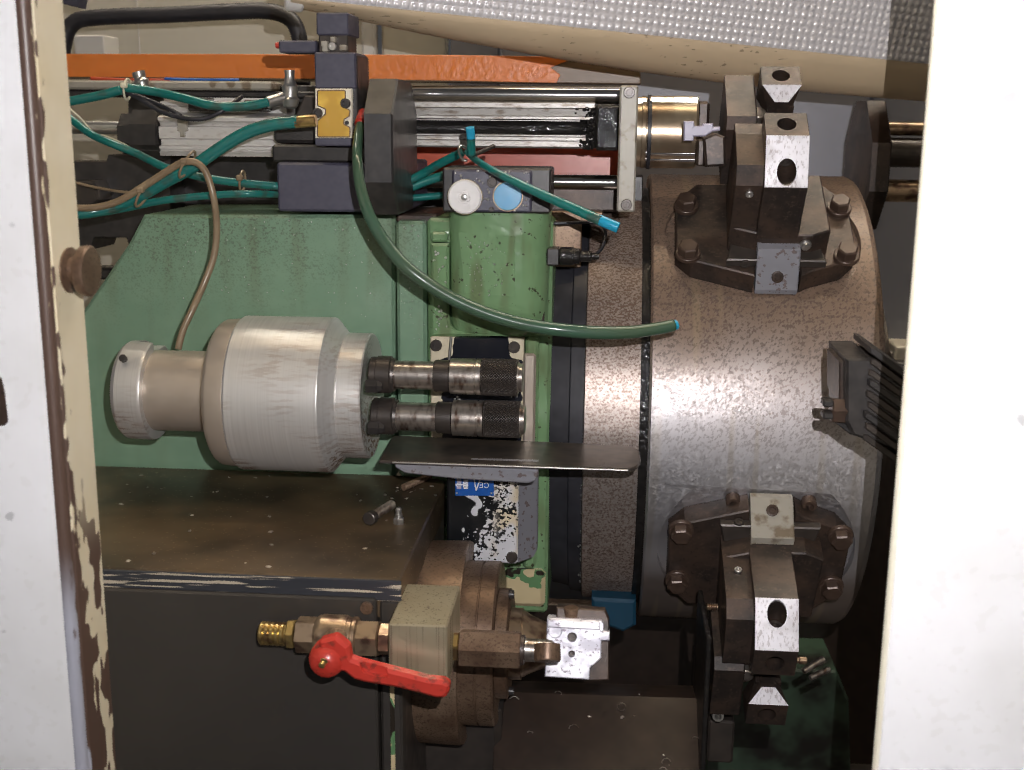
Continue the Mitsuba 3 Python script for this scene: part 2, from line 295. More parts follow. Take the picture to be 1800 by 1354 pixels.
# ================================================================== the setting
k = thing('back_wall', 'beige sheet-metal cabinet wall behind the orange beam', 'wall', kind='structure'); labels[k].pop('category')
b0 = W(500, 100, 1.72)
add('back_wall__panel', bx(-1.6, W(660, 60, 1.72)[0], 1.72, 1.74, .2, 2.6, .002), 'beige_wall')
add('back_wall__panel', bx(W(670, 60, 1.72)[0], W(786, 60, 1.72)[0], 1.72, 1.74, .2, 2.6, .004), 'beige_wall')
add('back_wall__panel', bx(W(640, 60, 1.72)[0], W(664, 60, 1.72)[0], 1.70, 1.715, .2, 2.6, .006), 'pale_wall')
add('back_wall__joint', bx(W(244, 60, 1.72)[0], W(246, 60, 1.72)[0], 1.7175, 1.719, .2, 2.6, .0005), 'pale_wall')
k = thing('back_panel', 'slate grey sheet panels closing the space behind the drum', 'panel', kind='structure'); labels[k].pop('category')
add('back_panel__sheet', bx(W(786, 60, 1.64)[0] + .004, W(880, 60, 1.64)[0] - .002, 1.64, 1.66, .2, 2.6, .002), 'slate_panel')
add('back_panel__sheet', bx(W(880, 60, 1.61)[0], W(1527, 220, 1.60)[0], 1.60, 1.63, .2, 2.6, .004), 'slate_panel')
add('back_panel__sheet', bx(W(1530, 220, 1.66)[0], 1.9, 1.66, 1.68, .2, 2.6, .002), 'slate_panel')
k = one('floor_tray', bx(-1.5, 1.8, .5, 2.3, .60, .62, .002), 'dark_steel', 'dark oily tray under the machine', 'tray', kind='structure'); labels[k].pop('category')

k = thing('unseen_lamp', 'long fluorescent ceiling lamp of the workshop, above the machine', 'lamp')
add(k + '__housing', bx(-.75, .75, .90, 1.04, 2.78, 2.84, .006), 'white_paint')
k = thing('unseen_lamp', 'added unseen tube lamp that brightens the background, further back over the cabinet wall', 'lamp')
add(k + '__housing', bx(-1.0, 1.2, 1.50, 1.62, 2.78, 2.84, .006), 'white_paint')  # added lamp out of view, brightens the back wall and panels
scene[k + '__tube'] = mikit.ply(rod((-.95, 1.55, 2.755), (1.15, 1.55, 2.755), .019, 24), 'mat_white_paint', emitter={'type': 'area', 'radiance': {'type': 'rgb', 'value': [62.0, 55.0, 45.0]}})
k = 'unseen_lamp'
scene[k + '__tube'] = mikit.ply(rod((-.7, .97, 2.755), (.7, .97, 2.755), .019, 24), 'mat_white_paint', emitter={'type': 'area', 'radiance': {'type': 'rgb', 'value': [27.0, 21.5, 14.5]}})

# ================================================================== the two enclosure doors
k = thing('cabinet_door', 'white sliding door at the left with a worn, rust-chipped cream edge', 'door', 'enclosure doors')
xr = W(45, 0, .60)[0]; xk = W(110, 0, .64)[0]; xr = (xr + xk) / 2
add('cabinet_door__panel', bx(xr - .7, xr - .0006, .599, .606, .7, 2.0, .003), 'white_paint')
add('cabinet_door__edge', bx(xr - .02, xr, .6065, .642, .7, 2.0, .0012), 'worn_edge')
add('cabinet_door__edge_fold', tube([(xr - .0036, .6028, .7), (xr - .0036, .6028, 2.0)], .0042, raw=True, n=20), 'worn_edge', True)
c = W(118, 475, .626); c[0] = xr - .002
add('cabinet_door__latch_pin', lathe(c, (1, .0, -.02), [(0, .0125), (.003, .0125), (.004, .0075), (.0065, .0075), (.007, .0085), (.009, .0132), (.0105, .0138), (.0135, .0138), (.0145, .0128)], 40), 'brown_steel', 35, label='rusty flanged latch pin')
c = W(4, 708, .599)
add('cabinet_door__rust_patch', prismpx([(-14, 668), (2, 664), (8, 690), (14, 742), (8, 748), (-14, 752)], .5985, .0012, .0002), 'rusty_steel', label='bare rusty patch in the paint')
k = thing('cabinet_door_001', 'plain white sliding door at the right, overexposed by the flash', 'door', 'enclosure doors')
xl = W(1645, 0, .60)[0]
add('cabinet_door_001__panel', bx(xl + .0016, xl + .7, .598, .604, .7, 2.0, .002), 'white_paint')
add('cabinet_door_001__edge', tube([(xl + .0022, .6012, .7), (xl + .0022, .6012, 2.0)], .0026, raw=True, n=16), 'cream_paint', True)

# ================================================================== the machine lamp, a dimpled diffuser in a tan housing
k = thing('machine_lamp', 'long machine lamp with a dimpled clear diffuser in a tan housing', 'lamp')
A0, A1 = W(512, -4, 1.06), W(1760, 126, 1.30)             # the diffuser's lower edge, left end and right end
LD = nrm(A1 - A0); LL = np.linalg.norm(A1 - A0)
LU = nrm(np.array([0, -.22, 1]) - np.dot([0, -.22, 1], LD) * LD); LN = nrm(np.cross(LD, LU)); LN = LN if LN[1] < 0 else -LN
pit = .0074; nu, nv, q = int(LL / pit), 15, 6
uu = np.linspace(0, nu, nu * q + 1); vv = np.linspace(0, nv, nv * q + 1)
gu, gv = np.meshgrid(uu, vv, indexing='ij'); cu, cv = gu % 1 - .5, gv % 1 - .5
hgt = .0016 * np.clip(1 - (cu ** 2 + cv ** 2) / .25, 0, 1) ** .8 * .9 + .0002 * meshkit.noise(np.stack([gu * 3, gv * 3, gu * 0], -1))
PV = A0 + gu[..., None] * pit * LD + gv[..., None] * pit * LU + (hgt[..., None] + .0008) * LN
a = np.arange(nu * q)[:, None] * (nv * q + 1) + np.arange(nv * q)[None]
Q = np.stack([a, a + nv * q + 1, a + nv * q + 2, a + 1], -1).reshape(-1, 4)
dm = trimesh.Trimesh(PV.reshape(-1, 3), np.vstack([Q[:, [0, 1, 2]], Q[:, [0, 2, 3]]]), process=False)
if np.dot(dm.face_normals.mean(0), LN) < 0: dm.invert()
add('machine_lamp__diffuser', dm, 'lamp_diffuser', True, label='rows of bright moulded dimples')
# housing: cross-section lofted from end to end, rolled lower lip
def lampsec(P, lip, drop):
    up = nv * pit
    o = [(0, 0), (.004, -lip * .25), (.014, -lip * .62), (.030, -lip * .88), (.050, -lip), (.075, -lip), (.075 + .03, -lip + .004), (.13, up * .4), (.13, up), (0, up)]
    return np.array([P - LN * t + LU * h for t, h in o])
secs = []
for t in np.linspace(0, 1, 24):
    lip = .013 + .030 * t + .014 * math.sin(math.pi * t); secs.append(lampsec(A0 + (A1 - A0) * t, lip, 0))
secs = np.array(secs); ns, mm = secs.shape[:2]; f = []
for s in range(ns - 1):
    for j in range(mm):
        j2 = (j + 1) % mm; f += [[s * mm + j, (s + 1) * mm + j, (s + 1) * mm + j2], [s * mm + j, (s + 1) * mm + j2, s * mm + j2]]
f += [[0, j, j + 1] for j in range(1, mm - 1)] + [[(ns - 1) * mm, (ns - 1) * mm + j + 1, (ns - 1) * mm + j] for j in range(1, mm - 1)]
add('machine_lamp__housing', fixed(secs.reshape(-1, 3), f), 'lamp_housing', 50, label='tan housing with a rolled lower lip and oil spots')
add('machine_lamp__end_cap', cat(*[rod(A0 - LD * .004 + LU * h - LN * .02, A0 + LD * .012 + LU * h - LN * .02, .014, 20) for h in (.0, .03, .06)]), 'pale_wall', 35)

# ================================================================== background: handle bar, box, orange beam
one('handle_bar', hosepx([(108, 130, 1.5), (112, 78, 1.5), (128, 42, 1.5), (170, 31, 1.5), (300, 26, 1.5), (400, 21, 1.5), (470, 20, 1.5), (508, 32, 1.5), (524, 58, 1.5), (530, 100, 1.5), (532, 150, 1.5)], 14, n=20), 'black_rubber', 'thick black bent handle bar in front of the beige wall', 'handle', True)
one('cable_end', prismpx([(105, -20), (146, -20), (138, 14), (106, 6)], 1.45, .02), 'blue_black', 'small dark bracket above the black handle bar at the top edge', 'bracket')
one('carton', boxpx(130, 62, 183, 96, 1.60, .05), 'pale_wall', 'small white box standing on the orange beam by the left door', 'box')
k = thing('orange_beam', 'long orange hammered-paint beam across the back, paint torn at its right end', 'beam')
YB = 1.36
Pt = [(90, 95), (400, 95), (800, 97), (1062, 101), (1000, 106), (968, 119), (985, 132), (978, 146), (800, 142), (400, 137), (90, 135)]
add('orange_beam__core', prismpx([(60, 97), (1126, 101), (1126, 148), (60, 136)], YB + .0012, .05, .001), 'bare_beam', label='bare brown metal where the paint is torn away')
add('orange_beam__paint', prismpx(Pt, YB, .0012, .0004), 'orange_paint')
for i, (x0, x1, m_, cl) in enumerate([(160, 300, 'red_panel', 'red'), (290, 420, 'nameplate_blue', 'blue')]):
    one('thin_cable', hosepx([(x0, 139 + i, YB - .02), ((x0 + x1) / 2, 142, YB - .02), (x1, 142, YB - .02)], 4), m_, f'thin {cl} cable just under the orange beam on the left', 'cable', True)
one('red_panel', boxpx(700, 250, 1095, 312, 1.24, .02), 'red_panel', 'rust-red painted panel behind the slide cylinder', 'panel')

# ================================================================== sliding-unit backing, rails and cylinders
k = thing('slide_base', 'dark slide base with added dark backing behind the cylinders above the green casting', 'machine base')
add('slide_base__plate', prismpx([(225, 150), (700, 150), (700, 310), (1130, 310), (1130, 420), (225, 420)], 1.20, .03), 'black_iron')  # dark backing plates added for the dark space behind the cylinders
add('slide_base__plate', prismpx([(100, 285), (186, 285), (190, 272), (300, 272), (300, 420), (240, 420), (228, 438), (222, 418), (166, 418), (158, 440), (100, 440)], 1.16, .06), 'black_iron')
add('slide_base__ledge', boxpx(960, 318, 1092, 372, 1.13, .06, .002), 'rusty_steel', label='rusty ledge under the lower rod')
add('slide_base__rail', boxpx(90, 142, 478, 158, 1.17, .04, .002), 'dull_plate')
add('slide_base__rail', boxpx(90, 160, 720, 172, 1.18, .04, .002), 'black_iron')
add('slide_base__foot', boxpx(160, 472, 215, 492, 1.2, .03, .002), 'black_iron')
add('slide_base__bracket', prismpx([(115, 320), (165, 318), (175, 352), (150, 372), (110, 372)], 1.13, .03, .002), 'dark_steel')

k = thing('air_cylinder', 'aluminium air cylinder with a black end cap and rod, behind the teal hoses', 'cylinder')
def bandpoly(Y, x, rows, depth):
    """ribbed profile: rows = [(pixel y, extra depth)] from top to bottom -> (y, z) outline"""
    o = []
    for y, d in rows: w = W(x, y, Y + d); o.append((w[1], w[2]))
    zt, zb = o[0][1], o[-1][1]; yb = Y + depth
    return Polygon(o + [(yb, zb), (yb, zt)])
def extx(poly, x0, x1, b=.0006):
    q = np.array(poly.exterior.coords)[:-1]
    return prism(q, (x1, 0, 0), (0, 1, 0), (0, 0, 1), (1, 0, 0), x1 - x0, b)
YP = 1.085
rows = [(172, .018), (178, .018), (179, .008), (186, .008), (187, .03), (198, .03), (204, .004), (207, .0), (213, .0), (216, .004), (222, .006), (224, .001), (244, .001), (246, .006), (256, .006), (258, .0), (263, .0), (264, .003), (266, .003), (267, .0), (275, .002)]
add('air_cylinder__barrel', extx(bandpoly(YP, 380, rows, .06), W(278, 225, YP)[0], W(490, 225, YP)[0]), 'grey_alu')
add('air_cylinder__clip', prismpx([(311, 205), (329, 205), (329, 230), (324, 232), (324, 241), (316, 241), (316, 232), (311, 230)], YP - .003, .004, .0005), 'dull_plate')
add('air_cylinder__switch', boxpx(330, 172, 366, 196, YP + .0, .03), 'black_iron'); add('air_cylinder__switch', boxpx(428, 176, 462, 196, YP + .0, .03), 'black_iron')
oc = W(280, 235, YP + .03); sc_ = S(280, 235, YP + .03)
add('air_cylinder__end_cap', lathe(W(250, 236, YP + .026), (1, 0, 0), [(-.018, .016), (-.016, .020), (-.004, .0205), (-.004, .024), (.021, .0245), (.023, .022)], 8, ref=(0, .38, .92)), 'black_iron')
add('air_cylinder__end_cap', boxpx(228, 200, 287, 277, YP + .008, .05, .006), 'black_iron')
add('air_cylinder__rod', rod(W(90, 223, YP + .03), W(224, 225, YP + .03), 11.5 * S(150, 223, YP + .03), 32), 'zinc', 40)

k = thing('slide_unit', 'twin-rod pneumatic slide with chrome guide rods and a black octagonal plate', 'slide')
YR = 1.10
add('slide_unit__guide_rod', rod(W(560, 164, YR + .02), W(1092, 168, YR + .02), 15 * S(900, 166, YR + .02), 48), 'chrome', 40, label='upper chrome guide rod')
add('slide_unit__guide_rod', rod(W(560, 316, YR + .02), W(1092, 321, YR + .02), 12.5 * S(1000, 320, YR + .02), 48), 'chrome', 40, label='lower chrome guide rod')
rows = [(179, .004), (181, .0), (189, .0), (191, .003), (203, .004), (205, .0), (209, .0), (211, .012), (232, .012)]
add('slide_unit__profile', extx(bandpoly(YR, 880, rows, .05), W(700, 205, YR)[0], W(1046, 205, YR)[0]), 'slide_alu')
rows = [(235, .010), (237, .004), (239, .004), (241, .010), (246, .010), (248, .002), (257, .002), (260, .006)]
add('slide_unit__profile', extx(bandpoly(YR, 880, rows, .05), W(700, 245, YR)[0], W(1046, 245, YR)[0]), 'slide_alu')
add('slide_unit__piston_tube', rod(W(690, 224, YR + .0145), W(1046, 227, YR + .0145), 14 * S(900, 224, YR), 40), 'black_oil', 40)
rg = np.random.default_rng(3)
bl = rg.normal(0, 1, (420, 3)); bl = nrm(bl[:, :1] * 0 + bl) if False else bl
pts = []
for i in range(150):
    x = 1046 + abs(rg.normal(0, 13)) * -1; y = rg.uniform(190, 262); pts.append((x, y))
oil = [trimesh.creation.icosphere(0, radius=rg.uniform(.0008, .0022)).apply_translation(W(x, y, YR - .001 + rg.uniform(0, .004))) for x, y in pts]
ecap = boxpx(1045, 183, 1092, 265, YR - .006, .06, .003)
add('slide_unit__end_bush', cat(ecap, *oil), 'black_oil', label='black oil-caked end bush')
pl = boxpx(1087, 150, 1119, 373, 1.045, .055, .0015)
for e in (pl,): add('slide_unit__end_plate', e, 'dull_plate')
for x, y in ((1106, 163), (1101, 360)): add('slide_unit__end_plate__screw', capscrew(W(x, y, 1.045), (0, -1, 0), .0048, .003), 'dark_steel', 35)
def octx(x0, x1, yc, a, zt, zb, ch, b=.0015):
    q = [(yc - a, zb + ch), (yc - a, zt - ch), (yc - a + ch, zt), (yc + a - ch, zt), (yc + a, zt - ch), (yc + a, zb + ch), (yc + a - ch, zb), (yc - a + ch, zb)]
    return extx(Polygon(q), x0, x1, b)
yo = 1.03; xo0, xo1 = W(640, 225, yo - .062)[0], W(690, 225, yo - .062)[0]
zt, zb = W(680, 141, yo)[2], W(680, 372, yo)[2]
add('slide_unit__octagon_plate', octx(xo0, xo1, yo, .062, zt, zb, .028), 'black_iron', label='thick black octagonal end plate')
add('slide_unit__carriage', boxpx(487, 287, 712, 373, 1.03, .13, .002), 'blue_black', label='dark blue-black carriage block')
add('slide_unit__carriage_top', boxpx(478, 255, 660, 286, 1.05, .11, .002), 'black_iron')
add('slide_unit__head_block', boxpx(480, 212, 560, 252, 1.06, .08, .003), 'black_iron')
add('slide_unit__head_block', prismpx([(535, 168), (560, 168), (560, 214), (515, 214)], 1.07, .05), 'dark_steel')
add('slide_unit__head_block', boxpx(604, 170, 636, 250, 1.08, .06, .002), 'black_iron')

# gold sleeve at the end of the slide
k = thing('gold_sleeve', 'gold-toned steel sleeve with a black ring right of the slide end plate', 'sleeve')
ys = 1.12
add('gold_sleeve__body', latx(1170, 233, ys, [(1118, 58), (1119, 60), (1128, 60), (1129, 62), (1136, 62), (1137, 60), (1141, 60), (1142, 62), (1224, 62), (1228, 59)]), 'gold_steel', 35)
add('gold_sleeve__ring', latx(1170, 233, ys, [(1138, 60), (1139, 64), (1145, 64), (1146, 60)]), 'black_rubber', 35)
add('gold_sleeve__key', cat(boxpx(1142, 170, 1229, 186, ys - .018, .02, .001), boxpx(1118, 171, 1138, 186, ys - .018, .02, .001)), 'gold_steel')
add('gold_sleeve__tie_bar', rod(W(1134, 268, ys - .024), W(1226, 270, ys - .024), .0028, 16), 'chrome', 40); add('gold_sleeve__tie_bar', rod(W(1134, 279, ys - .020), W(1226, 281, ys - .020), .0022, 16), 'chrome', 40)
add('gold_sleeve__collar', boxpx(1224, 178, 1246, 290, ys - .01, .04, .003), 'rusty_steel')
one('sensor_bracket', prismpx([(1202, 213), (1220, 213), (1221, 222), (1235, 221), (1236, 217), (1254, 217), (1254, 223), (1266, 223), (1266, 230), (1253, 231), (1240, 240), (1220, 240), (1219, 248), (1202, 248)], 1.045, .006), 'lilac', 'small pale lilac stepped bracket over the gold sleeve', 'bracket')
one('trip_block', cat(prismpx([(1236, 243), (1258, 234), (1275, 240), (1276, 292), (1240, 294)], 1.05, .03, .002), boxpx(1226, 246, 1238, 292, 1.06, .03)), 'rusty_steel', 'rusty block wedged between the gold sleeve and the upper tool holder', 'block')

# ================================================================== valve column with the yellow plate
k = thing('valve_column', 'dark blue solenoid valve column with a yellow mounting plate', 'valve')
YV = 1.02
add('valve_column__body', boxpx(553, 92, 625, 156, YV, .05, .0012), 'blue_black')
add('valve_column__head', boxpx(556, 22, 612, 62, YV + .004, .045, .0012), 'blue_black')
add('valve_column__bonnet', boxpx(560, 60, 612, 94, YV + .008, .035, .0012), 'dark_steel')
for i, (x, y, w) in enumerate([(570, 77, 6), (585, 70, 5), (602, 84, 6), (571, 86, 5)]): add('valve_column__terminal', boxpx(x - w, y - 5, x + w, y + 5, YV + .002, .007, .0006), 'dull_plate')
add('valve_column__screw', capscrew(W(585, 82, YV + .004), (0, -1, 0), .0034, .003), 'zinc', 35)
add('valve_column__base', boxpx(553, 240, 619, 257, YV, .05, .0012), 'blue_black')
add('valve_column__side', boxpx(618, 96, 629, 255, YV + .004, .05, .001), 'black_iron')
rim = Polygon([(553.5, 156), (618, 156), (618, 243), (553.5, 243)])
add('valve_column__mounting_plate', prismpx(list(rim.exterior.coords)[:-1], YV - .002, .045), 'cream_paint', label='pale yellow plate face')
ins = Polygon([(561, 162), (604, 162), (604, 172), (600, 180), (604, 192), (612, 196), (611, 203), (602, 208), (601, 220), (612, 226), (612, 238), (561, 238), (561, 214), (575, 202), (575, 190), (561, 184)]).buffer(2, join_style=1)
add('valve_column__gasket_print', prismpx(list(ins.buffer(2).exterior.coords)[:-1], YV - .0024, .0012, .0002), 'brown_steel', label='dark outline of the old gasket')
add('valve_column__gasket_face', prismpx(list(ins.exterior.coords)[:-1], YV - .0028, .0012, .0002), 'yellow_plate', label='deep yellow gasket area')
for x, y in ((608, 182), (559, 199)): add('valve_column__screw', capscrew(W(x, y, YV - .002), (0, -1, 0), .0041, .004), 'black_iron', 35)
add('valve_column__hole', lathe(W(609.5, 216, YV - .0026), (0, 1, 0), [(0, .0018), (.004, .0018)], 20), 'black_iron')
add('valve_column__side_box', boxpx(490, 71, 556, 93, YV + .01, .03, .0012), 'blue_black', label='small sideways box with a red button')
add('valve_column__button', rod(W(485, 80, YV + .02), W(494, 80, YV + .02), .0026, 16), 'red_handle', 40)

# fittings and hoses
k = thing('elbow_fitting', 'tall steel hose fitting left of the valve column', 'fitting')
o = W(511, 192, 1.04)
add('elbow_fitting__body', lathe(o, (0, 0, 1), [(0, .003), (.002, .006), (.008, .008), (.010, .0062), (.016, .0066), (.019, .0072), (.021, .0056), (.025, .0044), (.029, .0040), (.030, .0044), (.0325, .0044), (.0325, .0025), (.028, .002)], 32), 'zinc', 35)
add('elbow_fitting__socket', rod(W(503, 171, 1.04), W(470, 181, 1.03), .0052, 24), 'zinc', 40)
one('plug_fitting', lathe(W(253, 158, 1.10), (-.28, 0, 1), [(0, .0062), (.006, .0062), (.008, .0072), (.010, .0055), (.012, .0052), (.0135, .0058), (.0165, .0058), (.0165, .0035), (.010, .003)], 32), 'zinc', 'small round open-topped steel fitting under the orange beam', 'fitting', 35)
k = thing('hose', 'thick teal hose from the valve column down to the left door', 'hose', 'teal air hoses')
P = [(90, 378, .99), (150, 375, .99), (200, 364, 1.0), (245, 345, 1.0), (290, 320, 1.0), (340, 293, 1.0), (385, 262, 1.0), (430, 235, 1.0), (475, 220, 1.0), (524, 214, 1.0)]
add('hose__tube', hosepx(P, [8.5, 10, 11, 11, 11, 11]), 'teal_hose', True)
add('hose__ferrule', rod(W(518, 215, 1.0), W(556, 212, 1.0), 11 * S(535, 214, 1.0), 24), 'brass', 40)
def hose(P, r, m, label, cat_='hose', group='teal air hoses', key='hose'): return one(key, hosepx(P, r), m, label, cat_, True, group=group)
hose([(90, 380, 1.01), (150, 378, 1.01), (220, 366, 1.01), (290, 352, 1.01), (380, 343, 1.01), (440, 341, 1.01), (490, 342, 1.035)], [7, 6.5, 6], 'teal_hose', 'lowest teal hose running level into the carriage block')
hose([(98, 190, 1.07), (128, 212, 1.07), (160, 236, 1.06), (200, 254, 1.05), (240, 270, 1.05), (290, 294, 1.04), (340, 308, 1.03), (400, 319, 1.03), (490, 328, 1.035)], 7, 'teal_hose', 'teal hose sagging under the air cylinder into the carriage block')
hose([(98, 182, 1.05), (140, 175, 1.05), (180, 167, 1.05), (214, 158, 1.05)], 8, 'teal_hose', 'short teal hose between the left door and the white cable tie')
hose([(220, 154, 1.05), (270, 161, 1.05), (320, 172, 1.04), (370, 185, 1.03), (410, 188, 1.03), (445, 185, 1.03), (474, 179, 1.03)], 8, 'teal_hose', 'teal hose swinging from the cable tie to the steel elbow fitting')
hose([(690, 335, 1.06), (740, 307, 1.06), (775, 287, 1.05), (812, 268, 1.04)], 7.5, 'teal_hose', 'teal hose rising behind the black octagonal plate to the wire loop')
hose([(690, 345, 1.07), (740, 322, 1.07), (782, 308, 1.07)], 8, 'teal_hose', 'short teal hose just above the white round knob')
hose([(690, 350, 1.07), (740, 347, 1.07), (782, 343, 1.07)], 6, 'teal_hose', 'thin level teal stub left of the white round knob')
k = thing('hose', 'loose teal hose hanging over the valve block with a blue cut end', 'hose', 'teal air hoses')
P = [(820, 266, 1.0), (838, 282, .99), (870, 302, .97), (910, 322, .96), (950, 341, .95), (1000, 363, .94), (1056, 388, .93)]
add(k + '__tube', hosepx(P, [6, 6.5, 7.5, 8.5, 9]), 'teal_hose', True); add(k + '__cut_end', hosepx([(1052, 386, .931), (1068, 393, .929), (1087, 401, .928)], 9.6), 'blue_hose', True, label='bright blue cut end')
k = thing('hose', 'short upright teal hose stub with a blue end above the valve block', 'hose', 'teal air hoses')
add(k + '__tube', hosepx([(829, 272, .99), (828, 255, .985), (828, 238, .98)], 7.5), 'teal_hose', True); add(k + '__cut_end', hosepx([(828, 243, .981), (827, 232, .979), (826, 224, .978)], 7.8), 'blue_hose', True, label='blue cut end')
one('wire_loop', tube(spline([W(*q) for q in ((822, 262, .99), (810, 257, .985), (807, 268, .98), (813, 280, .978), (821, 283, .978))]), .0012, raw=True), 'chrome', 'bright bent wire loop tying the teal hoses together', 'wire', True)
one('thin_rod', rod(W(832, 273, .99), W(868, 257, 1.02), .0018, 12), 'dark_steel', 'thin dark rod slanting up from the wire loop', 'rod', 40)
k = thing('coolant_hose', 'long dark green coolant hose drooping across the green casting to the drum', 'hose')
P = [(637, 205, 1.01), (630, 240, .99), (628, 280, .965), (634, 330, .95), (650, 380, .94), (676, 425, .935), (712, 468, .93), (755, 501, .93), (805, 530, .93), (860, 553, .93), (920, 570, .93), (985, 580, .93), (1050, 585, .935), (1110, 584, .945), (1160, 577, .955), (1184, 572, .96)]
add(k + '__tube', hosepx(P, [9, 9, 10.5, 11.5, 12, 12, 12, 11.5, 11]), 'olive_hose', True)
add(k + '__cut_end', rod(W(1183, 572.5, .9595), W(1190, 570.5, .961), 9 * S(1185, 572, .96), 20), 'blue_hose', 40, label='blue cut end')
add(k + '__collar', tube([W(640, 200, 1.015), W(634, 218, 1.0)], .0052, raw=True), 'red_handle', True, label='orange-red collar at the upper end')
k = thing('lubrication_pipe', 'thin tan pipe looping down onto the aluminium barrel', 'pipe')
P = [(90, 358, .985), (150, 366, .985), (205, 355, .985), (260, 323, .985), (310, 291, .985), (332, 284, .98), (350, 289, .98), (364, 308, .98), (376, 350, .98), (381, 400, .985), (376, 450, .985), (358, 500, .98), (338, 545, .97), (322, 580, .965), (313, 614, .962)]
add(k + '__tube', hosepx(P, [6, 6.2, 6.5, 6, 6, 6.2, 6.2, 6]), 'tan_hose', True)
for i, P in enumerate([[(212, 158, 1.06), (250, 176, 1.05), (285, 197, 1.04), (330, 209, 1.03), (365, 207, 1.03), (395, 192, 1.03), (425, 170, 1.06)], [(218, 160, 1.07), (265, 178, 1.06), (300, 193, 1.05), (318, 204, 1.05)]]):
    one('cable', hosepx(P, 4), 'black_rubber', ['black cable sagging over the air cylinder', 'shorter black cable beside the teal hose over the air cylinder'][i], 'cable', True)
for i, P in enumerate([[(112, 183, 1.09), (140, 207, 1.09), (175, 243, 1.09), (225, 263, 1.08)], [(150, 236, 1.10), (185, 240, 1.10), (215, 252, 1.09), (232, 262, 1.09)]]):
    one('thin_wire', hosepx(P, 1.8), 'pale_wire', ['long pale thin wire passing under the cylinder rod', 'second pale thin wire beside the sagging teal hose'][i], 'wire', True)
one('thin_wire', hosepx([(128, 320, 1.1), (170, 330, 1.1), (220, 338, 1.09), (260, 338, 1.08)], 2.5), 'tan_hose', 'dull brown thin wire across the dark bracket by the left door', 'wire', True)
for i, (x, y, Y, m_, l_) in enumerate([(216, 157, 1.045, 'pale_wire', 'white cable tie at the top left hose joint'), (322, 290, .98, 'tan_hose', 'brown cable tie where the tan pipe bends down'), (245, 342, .98, 'tan_hose', 'brown cable tie lower down the tan pipe'), (420, 320, 1.02, 'tan_hose', 'brown cable tie on the sagging teal hose by the carriage block')]):
    o = W(x, y, Y); s = .009 if i in (0, 3) else .0125
    th = np.linspace(0, 2 * math.pi, 20); dx = nrm(np.array([.5, 0, .87])) if i in (1, 2) else np.array([.1, 0, 1.0])
    ring = [o + dx * s * math.cos(t) + np.array([0, 1, 0]) * s * .9 * math.sin(t) + np.array([0, .01, 0]) for t in th]
    kk = thing('cable_tie', l_, 'cable tie', 'cable ties'); add(kk + '__band', tube(ring, .0011, raw=True, n=6), m_); add(kk + '__lock', boxpx(x - 6, y - 12, x + 5, y - 2, Y - .004, .006), m_)

# ================================================================== green headstock casting
k = thing('headstock', 'big green painted headstock casting, speckled with rust and oil', 'machine casting')
add('headstock__main_face', prismpx([(252, 378), (694, 378), (694, 840), (60, 840), (60, 640), (100, 605), (145, 548), (226, 428)], 1.06, .14, .003), 'green_paint')
add('headstock__rib', boxpx(698, 389, 750, 840, 1.048, .1, .003), 'green_paint')
add('headstock__rib_cap', boxpx(696, 376, 770, 392, 1.065, .09, .003), 'rusty_steel')
YM = 1.04
add('headstock__front_wall', boxpx(753, 385, 967, 1075, YM + .010, .10, .003), 'green_oily')
add('headstock__side_pad', prismpx([(757, 428), (789, 428), (789, 560), (792, 574), (802, 582), (862, 584), (862, 592), (757, 592)], YM - .004, .016, .0025), 'green_oily')
add('headstock__side_pad', boxpx(922, 594, 944, 1000, YM - .006, .02, .0025), 'green_oily')
add('headstock__side_pad', boxpx(757, 408, 786, 426, YM - .001, .014, .002), 'green_oily')
# the domed pump housing, a fat vertical half barrel
bc = W(880, 480, YM + .016); sb = S(880, 480, YM); z0, z1 = W(880, 590, YM)[2], W(880, 372, YM - .02)[2]
cyl_ = []
for t in np.linspace(0, 1, 15):
    z = z0 + (z1 - z0) * t; w = 90 * sb * (1 - .04 * (1 - t)); dpt = .036 * (min(1, (t + .12) / .35)) ** .6
    th = np.linspace(math.pi, 2 * math.pi, 25); cyl_.append(np.stack([bc[0] + w * np.sign(np.cos(th)) * np.abs(np.cos(th)) ** .6, bc[1] + dpt * np.sign(np.sin(th)) * np.abs(np.sin(th)) ** .75, np.full(25, z)], 1))
cyl_ = np.array(cyl_); nr, nc = cyl_.shape[:2]; f = []
for s in range(nr - 1):
    for j in range(nc):
        j2 = (j + 1) % nc; f += [[s * nc + j, (s + 1) * nc + j, (s + 1) * nc + j2], [s * nc + j, (s + 1) * nc + j2, s * nc + j2]]
f += [[0, j, j + 1] for j in range(1, nc - 1)] + [[(nr - 1) * nc, (nr - 1) * nc + j + 1, (nr - 1) * nc + j] for j in range(1, nc - 1)]
add('headstock__pump_housing', fixed(cyl_.reshape(-1, 3), f), 'green_oily', 40, label='rounded oily green pump housing')
lp = [W(x, y, Y) for x, y, Y in ((806, 408, YM - .017), (905, 416, YM - .0215), (905, 522, YM - .0225), (818, 516, YM - .0195))]
add('headstock__nameplate_pad', hull([q + np.array([0, t, 0]) for q in lp for t in (0, .02)]), 'green_oily', label='flat raised pad on the pump housing')
add('headstock__tab', boxpx(935, 527, 957, 566, YM - .004, .014, .001), 'rusty_steel'); add('headstock__tab__screw', capscrew(W(946, 534, YM - .004), (0, -1, 0), .002, .0015), 'zinc', 35)
add('headstock__chipped_foot', boxpx(884, 1004, 958, 1068, YM + .002, .02, .004), 'chipped_green', label='foot with the green paint flaked off to cream primer')
add('headstock__cover_plate', boxpx(757, 594, 920, 800, YM - .006, .014, .001), 'oiled_plate', label='cream plate smeared with black oil')
